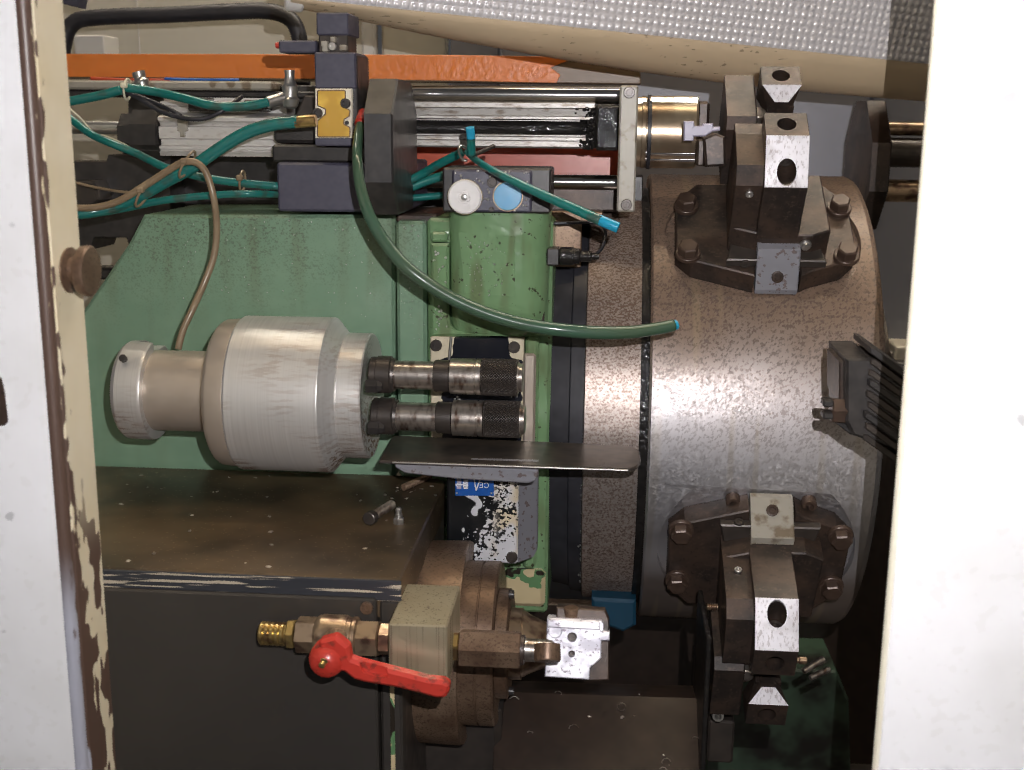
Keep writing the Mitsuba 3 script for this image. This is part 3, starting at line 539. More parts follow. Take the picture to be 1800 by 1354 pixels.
for x, y in ((767, 607), (904, 610)): add('headstock__cover_plate__screw', capscrew(W(x, y, YM - .006), (0, -1, 0), .0052, .0035), 'dark_steel', 35)
add('headstock__thin_pipe', rod(W(793, 592, YM - .012), W(789, 640, YM - .012), .0012, 12), 'zinc', 40)
add('headstock__worn_strip', boxpx(919, 622, 941, 790, YM - .0085, .01, .002), 'stained_steel', label='strip worn to bare grey metal')
# lower splashed box
k = thing('motor_box', 'grey box with a blue nameplate, splashed all over with black oil', 'box')
q0, q1, qz0, qz1 = W(785, 900, .985)[0], W(911, 900, .985)[0], W(850, 990, .985)[2], W(850, 800, .985)[2]
qx2 = W(944, 900, 1.0)[0]
add('motor_box__front', bx(q0, q1, .985, 1.02, qz0, qz1, .002), 'splashed_plate')
add('motor_box__bevel', hull([(q1, .9862, qz0 + .001), (q1, .9862, qz1), (qx2 - .003, 1.002, qz0 + .001), (qx2 - .003, 1.002, qz1), (qx2, 1.006, qz0 + .006), (qx2, 1.006, qz1), (q1, 1.02, qz0 + .001), (q1, 1.02, qz1), (qx2, 1.02, qz0 + .006), (qx2, 1.02, qz1)]), 'grey_flange', label='bevelled grey side')
add('motor_box__front__screw', capscrew(W(900, 979, .985), (0, -1, 0), .0050, .003), 'dark_steel', 35)
NY = .9842
add('motor_box__nameplate', prismpx([(800, 800), (868, 800), (868, 872), (800, 872)], NY, .0012, .0003), 'nameplate_blue', label='blue metal nameplate with upside-down CE mark')
def flat_text(t, x, y, hpx, Y, rot=0.0, m_='print_white', bold=False):
    g = meshkit.text_mesh(t, hpx * S(x, y, Y), depth=.0004, bold=bold); g.apply_translation(-g.bounds.mean(0))
    r = trimesh.transformations.rotation_matrix(rot, (0, 0, 1)); g.apply_transform(r)
    g.apply_transform(frame((1, 0, 0), (0, 0, 1), (0, -1, 0), W(x, y, Y))); return g
add('motor_box__nameplate__lettering', cat(flat_text('CE', 851, 853, 10, NY - .0003, math.pi), prismpx([(832, 842), (834, 842), (837, 858), (843, 842), (845, 842), (838, 863), (836, 863)], NY - .0005, .0004, .0001),
    flat_text('1', 808, 852, 15, NY - .0003, math.pi / 2), flat_text('MM', 819, 852, 7, NY - .0006, math.pi / 2, bold=True)), 'print_white')
add('motor_box__nameplate__print_field', cat(prismpx([(803, 840), (811, 840), (811, 860), (803, 860)], NY - .0002, .0003, .0001), prismpx([(815, 840), (823, 840), (823, 860), (815, 860)], NY - .0002, .0003, .0001)), 'lilac')
for x in (803, 864): add('motor_box__nameplate__rivet', capscrew(W(x, 867, NY), (0, -1, 0), .0009, .0006), 'zinc', 35)

# ================================================================== valve block with two round caps
k = thing('valve_block', 'black oily valve block with a white cap and a blue cap', 'valve block')
YH = 1.0
add('valve_block__body', boxpx(795, 299, 934, 373, YH, .04, .0015), 'blue_black')
add('valve_block__rear_body', boxpx(778, 296, 968, 374, YH + .012, .06, .0015), 'black_iron')
o = W(818, 346, YH); s = S(818, 346, YH)
add('valve_block__white_cap', lathe(o, (0, -1, 0), [(0, 30 * s), (.004, 30 * s), (.0045, 28.6 * s), (.006, 28.6 * s), (.007, 27.6 * s), (.007, 11.5 * s), (.0062, 11 * s), (.0062, 9.2 * s), (.007, 9 * s), (.0076, 6 * s), (.0076, 2 * s), (.006, 1.8 * s), (.006, 0)], 56), 'white_disc', 30, label='round off-white cap with a centre stud')
add('valve_block__white_cap__stud', lathe(o + np.array([0, -.0077, 0]), (0, -1, 0), [(0, 6 * s), (.0012, 5.2 * s), (.0015, 3.8 * s)], 24), 'zinc', 40)
add('valve_block__white_cap__rim', lathe(o, (0, -1, 0), [(0, 30.6 * s), (.0032, 30.6 * s), (.0032, 30.1 * s), (0, 30.1 * s)], 56), 'brass', 30)
o = W(893, 345, YH)
add('valve_block__blue_cap', lathe(o, (0, -1, 0), [(0, 24.6 * s), (.0035, 24.6 * s), (.005, 23.4 * s), (.0052, 10 * s)], 48), 'blue_disc', 30, label='round pale blue cap')
add('valve_block__blue_cap__rim', lathe(o, (0, -1, 0), [(0, 26.5 * s), (.0022, 26.5 * s), (.0022, 24.9 * s), (0, 24.9 * s)], 48), 'bronze', 30)
add('valve_block__screw', capscrew(W(865, 321, YH), (0, -1, 0), .0042, .003), 'dark_steel', 35); add('valve_block__screw', capscrew(W(864, 368, YH), (0, -1, 0), .0022, .002), 'dark_steel', 35)

# ================================================================== proximity sensor on its bracket
k = thing('proximity_sensor', 'black plug sensor on a tan bracket between green casting and drum', 'sensor')
add('proximity_sensor__bracket', cat(boxpx(968, 392, 1022, 470, 1.10, .01, .001), boxpx(966, 372, 1060, 390, 1.10, .03, .001)), 'brown_steel')
add('proximity_sensor__plate', boxpx(961, 437, 983, 467, 1.035, .02, .001), 'black_iron')
c = W(984, 450, 1.04); add('proximity_sensor__body', lathe(c, (1, 0, 0), [(0, .007), (.001, .0078), (.012, .0078), (.0125, .0068), (.017, .0068), (.018, .005), (.027, .0045), (.028, .003), (.034, .0026)], 28), 'black_oil', 35)
add('proximity_sensor__cable', hosepx([(1045, 450, 1.05), (1058, 436, 1.06), (1064, 415, 1.07), (1060, 398, 1.07), (1040, 391, 1.07), (1000, 392, 1.07), (966, 393, 1.07)], 3), 'black_rubber', True)

# ================================================================== aluminium barrel and the two spindles
YA = .98
k = thing('aluminium_barrel', 'large turned aluminium barrel with rust streaks lying before the green casting', 'barrel')
col = latx(430, 690, YA, [(193, 76), (194, 82), (199, 87), (238, 88), (244, 86), (245, 84)])
# the collar is cut away at the upper right
cb = col.bounds
cut = bx(cb[0][0] + .0145, cb[1][0] + .01, YA - .004, YA + .06, W(430, 690, YA)[2] + .0345, 2.2, .0002)
col = mf(col) - mf(cut)
add('aluminium_barrel__lock_collar', col, 'turned_aluminium', 30, label='split locking collar at the left end')
add('aluminium_barrel__lock_collar__pin_hole', lathe(W(215, 629, YA - .0352), nrm((0, .80, -.45)), [(0, .0030), (.004, .0030)], 24), 'black_iron', label='dark pin hole')
add('aluminium_barrel__neck', latx(430, 690, YA, [(240, 71), (356, 71)]), 'stained_steel', 40, label='brownish stained neck')
add('aluminium_barrel__flange', latx(430, 690, YA, [(353, 118), (355, 124), (360, 128), (387, 130), (390, 129)]), 'stained_steel', 30, label='stained flange ring')
add('aluminium_barrel__body', latx(430, 690, YA, [(389, 132), (392, 135), (554, 135.5), (556, 135), (589, 106)], 110), 'turned_aluminium', 25)
add('aluminium_barrel__nose', latx(430, 690, YA, [(588, 107), (590, 109), (630, 109), (633, 107), (633, 20)], 96), 'turned_aluminium', 25)
def spindle(py, label, x0):
    k = thing('knurled_spindle', label, 'spindle', 'knurled spindles')
    a = (780, py, YA - .006)
    add(k + '__flange', latx(*a, [(x0, 28), (x0 + 2, 31), (x0 + 12, 31), (x0 + 13, 33), (x0 + 36, 33), (x0 + 39, 30), (x0 + 44, 29)]), 'dark_steel', 35)
    add(k + '__shank', latx(*a, [(x0 + 40, 25), (x0 + 126, 25)]), 'oily_chrome', 40, label='polished shank')
    add(k + '__collar', latx(*a, [(x0 + 114, 26.5), (x0 + 116, 28), (x0 + 141, 28), (x0 + 143, 24)]), 'dark_steel', 35)
    add(k + '__sleeve', latx(*a, [(x0 + 142, 28), (x0 + 143, 31.5), (x0 + 185, 32), (x0 + 186, 30.5), (x0 + 188, 30.5), (x0 + 189, 32), (x0 + 197, 32), (x0 + 198, 28)]), 'oily_chrome', 35, label='polished sleeve')
    # knurled grip: a real diamond pattern
    O = W(*a); s = S(*a); R = 32.5 * s; xa, xb = W(x0 + 198, py + 3, a[2] - R)[0] - O[0], W(x0 + 262, py + 3, a[2] - R)[0] - O[0]
    n, m = 420, 130; th = np.arange(n) * 2 * math.pi / n; t = np.linspace(xa, xb, m); TH, T = np.meshgrid(th, t)
    kk = 44; ph = (T - xa) / R
    g = np.minimum(np.abs(((TH * kk / (2 * math.pi) + ph * kk / (2 * math.pi)) % 1) - .5), np.abs(((TH * kk / (2 * math.pi) - ph * kk / (2 * math.pi)) % 1) - .5)) * 2
    RR = R + (-.0009 + .0009 * np.clip(g * 2.2, 0, 1)) * np.clip(np.minimum(T - xa, xb - T) / .001, 0, 1)
    V = np.stack([O[0] + T, O[1] + RR * np.cos(TH), O[2] + RR * np.sin(TH)], -1).reshape(-1, 3); f = []
    i = np.arange(n); j = (i + 1) % n
    for q in range(m - 1): f += [np.stack([q * n + i, (q + 1) * n + j, q * n + j], 1), np.stack([q * n + i, (q + 1) * n + i, (q + 1) * n + j], 1)]
    V = np.vstack([V, [O + [xa, 0, 0], O + [xb, 0, 0]]]); f += [np.stack([np.full(n, n * m), i, j], 1), np.stack([np.full(n, n * m + 1), (m - 1) * n + j, (m - 1) * n + i], 1)]
    g = trimesh.Trimesh(V, np.vstack(f), process=False)
    if g.volume < 0: g.invert()
    add(k + '__knurled_grip', g, 'dark_steel', 30, label='dark knurled grip')
    add(k + '__end', latx(*a, [(x0 + 260, 28), (x0 + 264, 28), (x0 + 265, 25), (x0 + 271, 25), (x0 + 272, 22)]), 'oily_chrome', 35)
    c = W(x0 - 2, py + 18, YA - .022)
    add(k + '__hexagon_screw', lathe(c, (1, 0, 0), [(0, .0062), (.009, .0062), (.010, .0052), (.0135, .0034)], 6, ref=(0, .9, .3)), 'black_iron')
spindle(661, 'upper of the two dark knurled spindles in the aluminium barrel', 646)
spindle(734, 'lower of the two dark knurled spindles in the aluminium barrel', 650)

# ================================================================== drip shelf
k = thing('drip_shelf', 'thin dark steel shelf under the knurled spindles, rounded right end', 'shelf')
zs = W(900, 817, .935)[2]
fx = lambda x, Y: W(x, 800, Y)[0]
outl = [(fx(666, .935), .936), (fx(1108, .935), .934), (fx(1122, .94), .944), (fx(1127, .96), .962), (fx(1124, .985), .99), (fx(1112, 1.0), 1.006), (fx(700, 1.012), 1.016), (fx(690, 1.012), 1.014)]
sh = prism([(x, y) for x, y in outl], (0, 0, zs), (1, 0, 0), (0, 1, 0), (0, 0, 1), .0026, .0008)
add('drip_shelf__plate', sh, 'dark_steel'); 
add('drip_shelf__bright_edge', rod((fx(690, .935), .9345, zs - .0012), (fx(1105, .935), .9330, zs - .0012), .0009, 10), 'zinc', 40, label='bright worn front edge')
add('drip_shelf__flange', prismpx([(690, 805), (946, 812), (946, 838), (940, 846), (928, 850), (800, 842), (712, 832), (695, 822)], .945, .006, .001), 'grey_flange', label='grey flange hanging under the shelf')

# ================================================================== table
k = thing('work_table', 'dark oily steel table in front of the green casting', 'table')
YT = .80; zt = W(440, 1010, YT)[2]; xt = W(705, 1018, YT)[0]
tp = Polygon([(-1.2, YT + .002), (xt - .001, YT + .002), (xt - .001, 1.043), (xt - .013, 1.057), (-1.2, 1.057)])
add('work_table__top', prism(tp, (0, 0, zt), (1, 0, 0), (0, 1, 0), (0, 0, 1), .03, .0015), 'table_top')
zr = W(440, 1040, YT)[2]
add('work_table__rim', bx(-1.2, xt, YT - .001, YT + .0015, zr - .003, zt - .0006, .0008), 'chipped_rim', label='dark front rim with paint chipped to bare metal')
add('work_table__side_strip', bx(W(668, 1200, YT)[0], xt - .0005, YT + .0005, YT + .0175, .62, zr - .0032, .002), 'table_front')
add('work_table__paint_chips', bx(W(686, 1280, YT)[0], W(694, 1280, YT)[0], YT + .0002, YT + .002, .7, W(690, 1205, YT)[2], .0003), 'chipped_green')
add('work_table__front_panel', bx(-1.2, W(665, 1200, YT)[0], YT - .0045, YT + .03, .62, W(440, 1041, YT)[2], .0015), 'table_front', label='large dark front panel')
add('work_table__body', bx(-1.2, xt - .003, YT + .018, 1.05, .62, zt - .031, .002), 'dark_steel')
add('work_table__front_panel__screw', capscrew(W(645, 1068, YT - .0045), (0, -1, 0), .0046, .0028), 'brown_steel', 35)
add('work_table__slide_stop', boxpx(700, 1020, 712, 1300, .83, .1, .002), 'dark_steel')
def zt_at(px, py):
    d = W(px, py, 1.0) - CAM; return CAM + d * ((zt - CAM[2]) / d[2])
k = thing('loose_bolt', 'loose socket bolt lying on the table in front of the small fitting', 'bolt')
a, b = zt_at(648, 924) + [0, 0, .0055], zt_at(690, 896) + [0, 0, .0050]
d = nrm(b - a); L = np.linalg.norm(b - a)
add(k + '__head', lathe(a, d, [(0, .0048), (.0005, .0055), (.0075, .0055), (.008, .0048)], 28), 'dark_steel', 35)
pr_ = [(.008, .0036)]
for i in range(int((L - .008) / .0016)): t = .008 + i * .0016; pr_ += [(t + .0004, .0040), (t + .0008, .0040), (t + .0012, .0034)]
add(k + '__thread', lathe(a, d, pr_, 24), 'oily_chrome')
k = thing('loose_stud', 'thin dark threaded stud lying at the rear corner of the table', 'stud')
a, b = zt_at(709, 864) + [0, 0, .0035], zt_at(757, 842) + [0, 0, .0035]; d = nrm(b - a); L = np.linalg.norm(b - a); pr_ = [(0, .0024)]
for i in range(int(L / .0018)): t = i * .0018; pr_ += [(t + .0004, .0032), (t + .0008, .0032), (t + .0014, .0026)]
add(k + '__thread', lathe(a, d, pr_, 20), 'brown_steel')
k = thing('small_fitting', 'tiny bright hexagon fitting standing on the table', 'fitting')
a = zt_at(701, 920)
add(k + '__hexagon', lathe(a, (0, 0, 1), [(0, .0046), (.0042, .0046), (.005, .004)], 6), 'zinc'); add(k + '__stem', lathe(a + [0, 0, .005], (0, 0, 1), [(0, .0030), (.003, .0030), (.0034, .0024), (.006, .0024), (.007, .0028), (.0085, .0018)], 20), 'zinc', 35)
ch = []
for i in range(46):
    x, y = (rg.normal(722, 22), rg.normal(868, 9)) if i < 16 else (rg.uniform(190, 690), rg.uniform(830, 1000))
    p = zt_at(x, y); m_ = trimesh.creation.icosphere(1, radius=rg.uniform(.0005, .0016)); m_.apply_scale([1.6, 1, .5]); m_.apply_transform(trimesh.transformations.rotation_matrix(rg.uniform(0, 6), (0, 0, 1))); ch.append(m_.apply_translation(p + [0, 0, .0003]))
for _ in range(26):
    x, t = rg.uniform(880, 1225), rg.uniform(0, .6); p = W(x, 1216 + 284 * t, .97 - .11 * t)
    if rg.random() < .35:
        c_ = np.array([p + [rg.normal(0, .0004) + .0035 * math.cos(a_) * rg.uniform(.9, 1.1), -.001 - .0004 * a_, .0035 * math.sin(a_)] for a_ in np.linspace(0, rg.uniform(2, 7), 14)]); ch.append(tube(c_, .0004, raw=True, n=5))
    else:
        m_ = trimesh.creation.icosphere(1, radius=rg.uniform(.0004, .0013)); m_.apply_scale([1.8, .7, 1]); ch.append(m_.apply_translation(p))
one('metal_swarf', cat(*ch), 'oily_chrome', 'tiny metal chips and curls scattered on the table top and the bed', 'swarf', kind='stuff')

# ================================================================== ball valve, block, pipe
YB2 = .78
k = thing('ball_valve', 'brass ball valve with a bright red lever handle', 'valve')
c = (575, 1118, YB2); pr_ = [(452, 17), (453, 19)]
for i in range(5): pr_ += [(454 + i * 9, 21), (459 + i * 9, 21), (461 + i * 9, 19)]
pr_ += [(500, 20), (506, 20)]
add(k + '__hose_barb', latx(*c, pr_, 40), 'brass', 35, label='ribbed brass hose barb')
def hexx(px, py, Yc, x0, x1, r, rot=.3):
    O = W(px, py, Yc); s = S(px, py, Yc); xa, xb = W(x0, py, Yc - r * s)[0] - O[0], W(x1, py, Yc - r * s)[0] - O[0]; e = .0007
    O = O + np.array([0, 0, -(((x0 + x1) / 2 - px) * 0.018) * s])
    return lathe(O, (1, 0, 0), [(xa, r * s * .93), (xa + e, r * s), (xb - e, r * s), (xb, r * s * .93)], 6, ref=(0, math.cos(rot), math.sin(rot)))
add(k + '__barb_nut', hexx(*c, 499, 513, 27, .2), 'brass'); add(k + '__end_nut', hexx(*c, 514, 556, 32, .5), 'bronze')
add(k + '__body', latx(*c, [(548, 31), (552, 36), (560, 38), (600, 38), (604, 36), (605, 34), (612, 34), (614, 36), (620, 36), (623, 33)]), 'bronze', 35)
add(k + '__end_nut', hexx(*c, 620, 660, 34, .12), 'bronze')
add(k + '__nipple', hexx(*c, 662, 682, 28, .9), 'bronze')
hc = W(577, 1152, .742)
add(k + '__stem', rod(W(590, 1125, YB2 - .012), W(588, 1140, .744), .009, 24), 'brown_steel', 40)
sH = S(577, 1152, .73)
fr = nrm((-.22, -.9, -.28))
dome = lathe(W(583, 1147, .750), fr, [(0, 33 * sH), (.007, 33.5 * sH), (.0115, 31 * sH), (.0150, 25 * sH), (.0165, 18 * sH), (.0168, 8 * sH)], 48)
lev = Polygon([(560, 1128), (590, 1120), (612, 1138), (616, 1160), (634, 1166), (700, 1183), (752, 1196), (780, 1199), (790, 1206), (789, 1219), (782, 1228), (768, 1229), (700, 1211), (640, 1201), (622, 1196), (604, 1182), (575, 1180), (556, 1160)]).buffer(3).buffer(-10).buffer(7).simplify(.3)
lv = mf(prismpx(list(lev.exterior.coords)[:-1], .738, .009, .0022))
pk = mf(prismpx([(627, 1176), (640, 1176), (676, 1186), (679, 1200), (660, 1199), (634, 1193)], .730, .0115, .0002))
add(k + '__handle', lv - pk, 'red_handle', 40, label='bright red lever')
add(k + '__handle__boss', dome, 'red_handle', 40)
add(k + '__handle__screw', lathe(W(570, 1163, .7345), fr, [(0, .0036), (.0012, .0036), (.0016, .0030), (.0018, .0024), (.0045, .0022), (.005, .0014)], 20), 'brass', 35)
one('square_block', boxpx(683, 1099, 786, 1206, .76, .074, .0012), 'block_steel', 'worn square steel block on the pipe between the red-handled valve and the hexagon pipe', 'block')
k = thing('hexagon_pipe', 'rusty hexagon pipe with a rounded elbow right of the square block', 'pipe')
c = (860, 1140, .80)
add(k + '__nut', hexx(*c, 787, 804, 27, .1), 'brass'); add(k + '__hexagon_bar', hexx(*c, 804, 913, 34, .25), 'brown_steel')
add(k + '__collar', latx(*c, [(910, 21), (912, 26), (920, 26), (922, 21)], 40), 'rusty_steel', 35)
add(k + '__tube', latx(*c, [(915, 20), (962, 20), (968, 19), (973, 16), (977, 11), (979, 5)], 40), 'oily_chrome', 35)
add(k + '__elbow', lathe(W(962, 1148, .80 - .006), nrm((.05, -.5, -.8)), [(-.006, .0095), (.004, .0098), (.006, .009)], 32), 'brown_steel', 35)

# ================================================================== round flanges behind the block
k = thing('flange_coupling', 'stack of rusty round flanges behind the square steel block', 'coupling')
c = (830, 1128, .94)
add(k + '__disc', latx(*c, [(712, 168), (716, 174), (796, 176), (802, 174), (803, 120)], 110), 'brown_steel', 25, label='largest rusty disc')
add(k + '__disc', latx(*c, [(795, 138), (797, 141), (832, 142), (833, 138), (835, 138), (836, 142), (862, 142), (866, 138), (867, 80)], 110), 'brown_steel', 25, label='grooved middle disc')
add(k + '__disc', latx(*c, [(866, 92), (868, 95), (888, 95), (892, 88), (893, 60)], 90), 'brown_steel', 25, label='small end disc')
add(k + '__neck', latx(*c, [(889, 60), (890, 62), (914, 62), (915, 57), (918, 57), (926, 52), (950, 42), (966, 36)], 80), 'bronze', 35)
for i, (x, y) in enumerate(((880, 1045), (884, 1215))): add(k + '__screw', capscrew(W(895, y, .92), (1, 0, 0), .0035, .004), 'black_iron', 35)

# ================================================================== bright milled block
k = thing('milled_block', 'bright milled steel block with two dark holes at the end of the elbow', 'block')
BP = [(960, 1089), (1056, 1090), (1060, 1094), (1060, 1108), (1071, 1110), (1071, 1124), (1057, 1125), (1057, 1155), (1038, 1173), (1037, 1193), (959, 1191)]
YK = .83
ang = .32; o = W(1010, 1140, YK); V = np.array([0, math.sin(ang), math.cos(ang)]); Nn = np.array([0, -math.cos(ang), math.sin(ang)]); sK = S(1010, 1140, YK)
toL = lambda x, y: ((x - 1010) * sK, (1140 - y) * sK)
mb = mf(prism([toL(*q) for q in BP], o, (1, 0, 0), V, Nn, .030, .0008))
for x, y, r in ((1005, 1121, 8.5), (1005, 1150, 6)):
    u, v = toL(x, y); mb = mb - mf(cyl(o + np.array([u, 0, 0]) + V * v + Nn * .01, -Nn, .030, r * sK, 32))
u, v = toL(975, 1112); mb = mb - mf(cyl(o + np.array([u, 0, 0]) + V * v + Nn * .01, -Nn, .0106, 12 * sK, 32))
add(k + '__body', mb, 'milled_face')
st = [toL(*q) for q in ((959, 1108), (1056, 1109), (1056, 1111), (959, 1110))]
add(k + '__step', prism([toL(*q) for q in ((961, 1091), (1054, 1092), (1054, 1106), (961, 1105))], o + Nn * .0025, (1, 0, 0), V, Nn, .01, .0008), 'milled_face')
add(k + '__back_plate', prism([toL(*q) for q in ((975, 1072), (1062, 1074), (1070, 1092), (1072, 1196), (1040, 1199), (975, 1196))], o - Nn * .012, (1, 0, 0), V, Nn, .03, .001), 'rusty_steel', label='rusty rear plate')
add(k + '__screw', rod(W(1004, 1092, YK + .022), W(1004, 1068, YK + .022), .0058, 24), 'brown_steel', 40)

# ================================================================== the drum
k = thing('turret_drum', 'huge rust-speckled steel drum with a bright band of light', 'drum')
R = .232; XD0, XD1 = W(1142, 700, AXY - R)[0], W(1562, 700, AXY - R)[0]
O0 = np.array([0, AXY, AXZ])
RP, DF = .088, .2230
def el_for(ych, sgn):
    best = min(np.linspace(-1.2, 1.6, 2801), key=lambda e: abs(proj(O0 + [W(1344, 700, 1.02)[0], -R * math.cos(e), R * math.sin(e)])[1] - ych)); return best + sgn * math.asin(math.sqrt(R * R - DF * DF) / R)
ELU, ELL = el_for(520, 1), el_for(864, -1)
XH = W(1341, 420, 1.10)[0]
def fr_(el): return np.array([0, -math.cos(el), math.sin(el)]), np.array([0, math.sin(el), math.cos(el)])
body = mf(lathe(O0, (1, 0, 0), [(XD0, R - .0025), (XD0 + .002, R), (XD1 - .006, R), (XD1 - .002, R - .002), (XD1, R - .006)], 220))
for el in (ELU, ELL):
    en, ew = fr_(el); body = body - mf(cyl(O0 + np.array([XH, 0, 0]) + en * DF, en, .05, RP, 90, 1e-5))
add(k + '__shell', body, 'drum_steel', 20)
xg = W(1138, 700, AXY - .222)[0]
add(k + '__joint', lathe(O0, (1, 0, 0), [(xg - .006, .218), (XD0 + .004, .218)], 160), 'black_oil', 30, label='dark groove between ring and drum')
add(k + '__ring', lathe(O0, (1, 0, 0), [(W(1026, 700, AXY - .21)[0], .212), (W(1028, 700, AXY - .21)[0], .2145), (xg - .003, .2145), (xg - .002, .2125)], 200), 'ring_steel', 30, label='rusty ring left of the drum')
add(k + '__seal', lathe(O0, (1, 0, 0), [(W(965, 700, AXY - .2)[0], .196), (W(967, 700, AXY - .2)[0], .200), (W(1000, 700, AXY - .2)[0], .2035), (W(1002, 700, AXY - .21)[0], .2075), (W(1027, 700, AXY - .21)[0], .2095)], 160), 'black_rubber', 30, label='black rubber seal')
add(k + '__pin', rod(np.array([XD1 + .001, AXY - R * .93, AXZ + R * .38]), np.array([XD1 + .004, AXY - R * .93, AXZ + R * .38]), .006, 16), 'dark_steel')
add(k + '__hub', lathe(O0, (1, 0, 0), [(XD1 - .01, .12), (XD1 + .03, .12)], 60), 'dark_steel', 30)

# ================================================================== the two tool holders
def holder(key_label, el, sgn, low):
    en, ew = fr_(el); ew = ew * sgn; O = O0 + np.array([XH, 0, 0]) + en * DF
    L = lambda u, w, n: O + np.array([u, 0, 0]) + ew * w + en * n
    k = thing('tool_holder', key_label, 'tool holder', 'tool holders on the drum')
    def pl(poly, n0, n1, b=.0012): return prism(poly, O + en * n1, (1, 0, 0), ew, en, n1 - n0, b)                 # plate: polygon in (u, w)
    def si(poly, u0, u1, b=.0010): return prism(poly, O + np.array([u1, 0, 0]), ew, en, (1, 0, 0), u1 - u0, b)       # side profile: polygon in (w, n)
    U = np.array([1.0, 0, 0])
    add(k + '__base_plate', pl([(-.079, -.028), (-.066, -.043), (-.030, -.055), (-.0115, -.061), (-.0105, -.047), (.0275, -.047), (.0285, -.060), (.036, -.055), (.066, -.043), (.079, -.028), (.078, .036), (.058, .058), (-.058, .058), (-.078, .036)], .0005, .022), 'rusty_steel')
    add(k + '__clamp_plate', pl([(-.034, -.030), (-.006, -.039), (.036, -.039), (.052, -.032), (.050, .040), (-.032, .040)], .0222, .050), 'rusty_steel')
    add(k + '__cross_block', pl([(-.036, -.050), (.050, -.050), (.046, -.030), (-.032, -.030)], .0224, .030), 'dark_steel')
    g = mf(si([(-.0645, .003), (-.0645, .008), (-.046, .040), (-.036, .040), (-.036, .003)], -.010, .027))
    add(k + '__stop_plate', g, 'zinc' if False else ('grey_flange' if not low else 'dull_plate'), label='small flat stop plate with a screw')
    nn = nrm(en * .5 - ew * .87); add(k + '__stop_plate__screw', capscrew(L(.0085, -.0585, .0185), nn, .0052, .002), 'rusty_steel', 35)
    uc = .0060; jw = .0178; nb = .104; nt = .1345; wt = -.0095
    j = mf(si([(-.040, .046), (-.040, nb), (wt, nt), (.0195, nt), (.0195, .046)], uc - jw, uc + jw, .0006))
    j = j - mf(cyl(L(uc, .0050, nb), en, .06, .0080, 36, 1e-5)) - mf(cyl(L(uc, -.06, nb + .0098), ew, .05, .0080, 36, 1e-5))
    add(k + '__front_jaw', j, 'rusty_steel')
    # the ground chamfer is a hardened facing of its own, set proud, with the bore running through
    cm = ((-.040 + wt) / 2, (nb + nt) / 2)
    ch = mf(prism([(-jw, -.0213), (jw, -.0213), (jw, .0213), (-jw, .0213)], L(uc, cm[0] - .0007, cm[1] + .0007), U, nrm(ew + en), nrm(en - ew), .0015, .0003))
    ch = ch - mf(cyl(L(uc, -.06, nb + .0098), ew, .08, .0080, 36, 1e-5))
    add(k + '__ground_face', ch, 'bright_steel', label='bright ground face with a bored hole')
    add(k + '__hole_bush', lathe(L(uc, -.014, nb + .0098), -ew, [(0, .0072), (.002, .0072), (.002, .0045), (0, .0045)], 28), 'dark_steel', 30)
    rw, rn, rh = .058, .1345, .0168
    rj = hull([L(uc + s * rh, w, n) for s in (-1, 1) for w, n in ((rw, rn), (rw + .026, rn), (rw + .026, rn - .034))] + [L(uc + s * .0060, rw - .0105, rn - .0105) for s in (-1, 1)] + [L(uc + s * .0060, rw - .009, rn - .034) for s in (-1, 1)])
    rj = mf(rj) - mf(cyl(L(uc, rw + .013, rn - .03), en, .06, .0078, 32, 1e-5))
    add(k + '__rear_jaw', rj, 'rusty_steel')
    tz = [L(uc - rh, rw - .0005, rn + .0002), L(uc + rh, rw - .0005, rn + .0002), L(uc + .0057, rw - .0108, rn - .0101), L(uc - .0057, rw - .0108, rn - .0101)]; dn = nrm(en - ew)
    add(k + '__ground_face', hull([q + dn * t for q in tz for t in (-.0004, .0010)]), 'bright_steel', label='bright trapezoid ground face')
    add(k + '__jaw_neck', cat(si([(.049, .046), (.049, .118), (.082, .118), (.082, .046)], uc - .010, uc + .012), si([(.024, .046), (.024, .09), (.052, .09), (.052, .046)], uc - .009, uc + .013)), 'rusty_steel')
    add(k + '__side_arm', si([(-.031, .046), (-.031, .098), (-.022, .113), (.012, .118), (.026, .118), (.026, .046)], -.034, -.009, .0012), 'rusty_steel')
    add(k + '__rear_arm', si([(.030, .046), (.030, .108), (.036, .118), (.094, .118), (.094, .046)], -.040, -.014, .0012), 'rusty_steel')
    add(k + '__guide_pin', rod(L(-.0125, .050, .05), L(-.0125, .050, .112), .0075, 32), 'oily_chrome', 40)
    for u in (-.069, .069):
        for w in (.025, -.037): add(k + '__base_plate__hexagon_bolt', hexbolt(L(u, w, .0222), en, .0092, .0125, 1.2, n0=(1, .1, .2)), 'rust_bolt')
    add(k + '__set_screw', capscrew(L(-.022, -.0315, .066 if low else .09), -ew, .0034, .002), 'zinc', 35)
    add(k + '__set_screw', capscrew(L(-.020, -.0505, .0265), -ew, .0042, .002), 'dark_steel', 35)
    if not low: add(k + '__ball_nipple', lathe(L(.031, -.0395, .040), -ew, [(0, .0052), (.002, .0052), (.003, .0038), (.0045, .0036), (.005, .002)], 24), 'zinc', 35)
    else:
        for u0, w, n in ((-.036, .010, .07), (-.0415, .080, .10)):
            pr_ = [(0, .0022)]
            for i in range(5): pr_ += [(i * .002 + .0005, .0030), (i * .002 + .0012, .0030), (i * .002 + .0018, .0022)]
            add(k + '__stud', lathe(L(u0, w, n), (-1, 0, 0), pr_, 18), 'bronze')
        add(k + '__stud', lathe(L(uc + jw, .010, .126), (1, 0, 0), [(0, .0025), (.003, .0025), (.004, .0032), (.009, .0032), (.010, .002)], 18), 'bronze')
        for u in (-.024, .042): add(k + '__rusty_screw', capscrew(L(u, -.056, .0005), en, .0065, .009), 'rust_bolt', 35)
    return L
